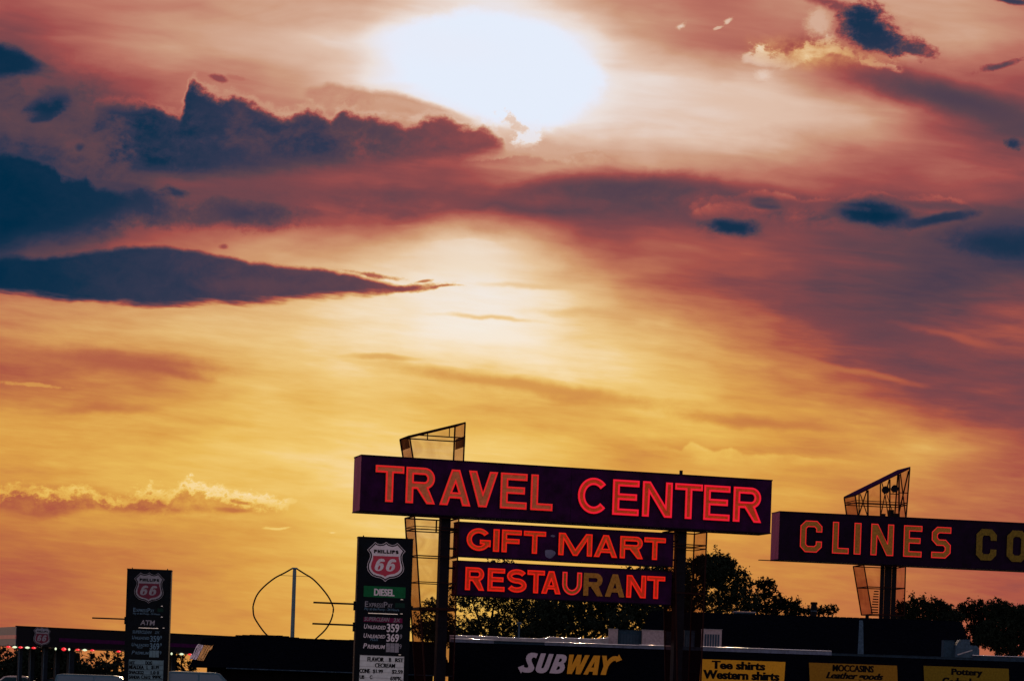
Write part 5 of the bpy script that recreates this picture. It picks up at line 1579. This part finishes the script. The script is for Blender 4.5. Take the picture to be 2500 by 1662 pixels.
# ------------------------------------------------------------------ trees
def tree(label, D, trunk_px, blobs, leaves, size, seed, mats=('leaf',), holes=0.0, group='trees behind the buildings', spray=0.0):
    """blobs: crown lobes (px, py, rx, ry, weight) in photograph pixels; each lobe gets its own depth"""
    rnd = random.Random(seed); k = D / F
    b = at(trunk_px, 1690, D); base = Vector((b.x, D, 0))
    root = thing('tree', label, 'tree', base, group)
    lobes = []
    for (px, py, rx, ry, w) in blobs:
        c = at(px, py, D); lobes.append((Vector((c.x, D + rnd.uniform(-.5, .5) * rx * k, c.z)), rx * k, rx * k * .8, ry * k, w))
    mb = MB(); htop = max(c.z for c, *_ in lobes)
    fork = Vector((base.x, D, min(c.z - rz for c, rx, ry, rz, w in lobes) * .8 + .6))
    mb.tube([base, base + Vector((.05, 0, fork.z * .5)), fork], .24, 'bark', n=8, r2=.17)
    for c, rx, ry, rz, w in lobes:
        mid = (fork + c) / 2 + Vector((rnd.uniform(-.2, .2), rnd.uniform(-.2, .2), .1))
        mb.tube([fork, mid, c], .10, 'bark', n=6, r2=.03)
        for q in range(5):
            e = c + Vector((rnd.uniform(-.8, .8) * rx, rnd.uniform(-.8, .8) * ry, rnd.uniform(-.4, .9) * rz))
            mb.tube([c.lerp(mid, rnd.random() * .4), (c + e) / 2 + Vector((0, 0, .05)), e], .035, 'bark', n=5, r2=.012)
    mb.build('trunk', root)
    mb = MB(); tot = sum(w for *_, w in lobes)
    V2, F2, Mi = [], [], []
    for c, rx, ry, rz, w in lobes:
        cl = max(3, int(leaves * w / tot / 26))
        for q in range(cl):
            th, ph = rnd.uniform(0, 2 * math.pi), math.acos(rnd.uniform(-1, 1)); rr = rnd.uniform(.15, 1.0) ** .5 * (rnd.uniform(1.0, 1.3) if rnd.random() < .14 else 1.0)
            cc = c + Vector((rx * rr * math.sin(ph) * math.cos(th), ry * rr * math.sin(ph) * math.sin(th), rz * rr * math.cos(ph)))
            if rnd.random() < holes: continue
            cr = rnd.uniform(.16, .42) * (1 + spray)
            up = rnd.random() < .5
            dv = Vector((rnd.uniform(-1, 1), rnd.uniform(-1, 1), rnd.uniform(-.3, 1.2))).normalized() * cr * (1.0 + spray)
            nl = rnd.randint(16, 34)
            mi_ = rnd.choice(mats)
            for z in range(nl):
                t = rnd.random()
                p = cc + dv * (t - .3) + Vector((rnd.gauss(0, cr * .38 * (1.15 - t)), rnd.gauss(0, cr * .38), rnd.gauss(0, cr * .38 * (1.15 - t))))
                s = size * rnd.uniform(.55, 1.35)
                a = Vector((rnd.uniform(-1, 1), rnd.uniform(-1, 1), rnd.uniform(-1, 1))).normalized()
                bb = a.cross(Vector((rnd.uniform(-1, 1), rnd.uniform(-1, 1), rnd.uniform(-1, 1)))).normalized()
                i0 = len(V2)
                V2 += [p - a * s, p + bb * s * .42, p + a * s, p - bb * s * .42]; F2.append((i0, i0 + 1, i0 + 2, i0 + 3)); Mi.append(mi_)
    for m in mats:
        fs = [f for f, q in zip(F2, Mi) if q == m]
        if not fs: continue
        kx = mb.mi(m); i0 = len(mb.v)
        idx = {}
        for f in fs:
            g = []
            for v in f:
                if v not in idx: idx[v] = len(mb.v); mb.v.append(V2[v])
                g.append(idx[v])
            mb.f.append(g); mb.m.append(kx)
    mb.build('crown', root)
    return root


LR = ('leaf', 'leaf', 'leaf_red')
tree('airy tree with many bright gaps under the RESTAURANT board', 150, 1190,
     [(1225, 1405, 60, 38, 1), (1150, 1460, 70, 45, 1.1), (1250, 1470, 60, 50, 1.2), (1060, 1500, 45, 42, .9), (1120, 1530, 70, 26, .9), (1215, 1525, 70, 28, .9), (1290, 1500, 50, 50, 1.2), (1040, 1535, 38, 20, .5), (1080, 1552, 60, 20, .9), (1180, 1556, 70, 20, 1), (1280, 1552, 60, 22, 1), (1330, 1540, 50, 30, .8)], 46000, .082, 11, ('leaf',), .05)
tree('tall dense dark tree behind the second sign post', 148, 1640,
     [(1748, 1388, 48, 40, 1.5), (1700, 1412, 62, 56, 1.8), (1715, 1380, 26, 24, .5), (1775, 1378, 22, 22, .4), (1640, 1440, 60, 55, 1.6), (1786, 1422, 50, 46, 1.3), (1810, 1462, 45, 38, 1), (1725, 1470, 80, 35, 1.5), (1560, 1420, 70, 36, 1.2), (1500, 1412, 40, 22, .5), (1590, 1400, 40, 18, .5), (1640, 1410, 34, 24, .6)], 44000, .09, 12, ('leaf',))
tree('dark full tree filling the space below the RESTAURANT board', 144, 1420,
     [(1370, 1480, 60, 50, 1.5), (1440, 1480, 60, 52, 1.6), (1510, 1485, 60, 52, 1.6), (1400, 1530, 90, 32, 1.4), (1500, 1530, 80, 32, 1.3), (1330, 1510, 45, 42, 1.0), (1580, 1490, 50, 45, 1.2)], 30000, .11, 13, ('leaf',))
tree('small ragged tree at the low end of the dense tree', 152, 1870,
     [(1866, 1432, 26, 24, 1), (1880, 1462, 40, 28, 1.2), (1925, 1478, 34, 24, 1), (1845, 1480, 30, 20, .8), (1900, 1490, 50, 14, .9)], 5200, .11, 14, LR, .1)
tree('low bronze bush left of the round roof vent', 156, 1955,
     [(1942, 1488, 24, 16, 1), (1965, 1492, 20, 12, .8)], 1100, .10, 15, LR)
tree('two-tufted low bush right of the round roof vent', 156, 2020,
     [(2004, 1490, 12, 13, .8), (2022, 1486, 9, 14, .5), (2036, 1492, 9, 11, .5)], 800, .10, 16, LR)
tree('rounded tree behind the three close sign posts', 150, 2250,
     [(2210, 1490, 28, 24, 1), (2245, 1482, 34, 26, 1.1), (2285, 1484, 30, 24, 1), (2310, 1490, 14, 24, .5), (2330, 1505, 26, 12, .5), (2230, 1515, 50, 22, 1.2), (2300, 1515, 50, 20, 1.1)], 13000, .09, 17, ('leaf',), .06)
tree('loose tree with sky gaps beyond the upper roof end', 152, 2380,
     [(2372, 1486, 34, 26, 1), (2350, 1500, 26, 14, .6), (2400, 1500, 34, 26, 1), (2395, 1525, 26, 30, .8), (2385, 1550, 50, 30, 1.3)], 10000, .09, 18, LR, .15)
tree('broad tree at the picture edge over the blue roof edging', 150, 2470,
     [(2440, 1492, 34, 28, 1.1), (2480, 1505, 44, 34, 1.3), (2450, 1540, 60, 30, 1.4), (2520, 1520, 50, 44, 1.4), (2420, 1550, 40, 34, 1.4), (2480, 1570, 60, 36, 1.8)], 26000, .10, 19, ('leaf',), .04)
tree('dark tree seen under the canopy behind its columns', 175, 100,
     [(60, 1625, 55, 42, 1.4), (130, 1620, 55, 42, 1.4), (10, 1640, 40, 40, 1), (180, 1640, 45, 34, 1), (250, 1645, 60, 28, 1.1), (95, 1600, 60, 24, 1), (100, 1640, 110, 40, 3), (150, 1605, 40, 24, 1)], 30000, .15, 20, ('leaf',))
tree('sparse tree with glowing gaps left of the ATM pylon', 180, 250,
     [(230, 1610, 48, 22, 1), (280, 1605, 40, 26, 1), (300, 1630, 40, 20, .8)], 1700, .13, 21, LR, .2)
tree('sparse tree glowing between the ATM pylon and the end slope', 170, 455,
     [(440, 1615, 24, 22, 1), (462, 1628, 22, 16, .9), (420, 1630, 20, 24, .8), (412, 1600, 14, 18, .4)], 1500, .12, 22, LR, .2)
tree('thin tree at the far edge beyond the canopy corner', 180, -10,
     [(-5, 1600, 28, 22, 1), (-30, 1620, 40, 40, 1.4)], 1500, .13, 23, ('leaf',), .1)
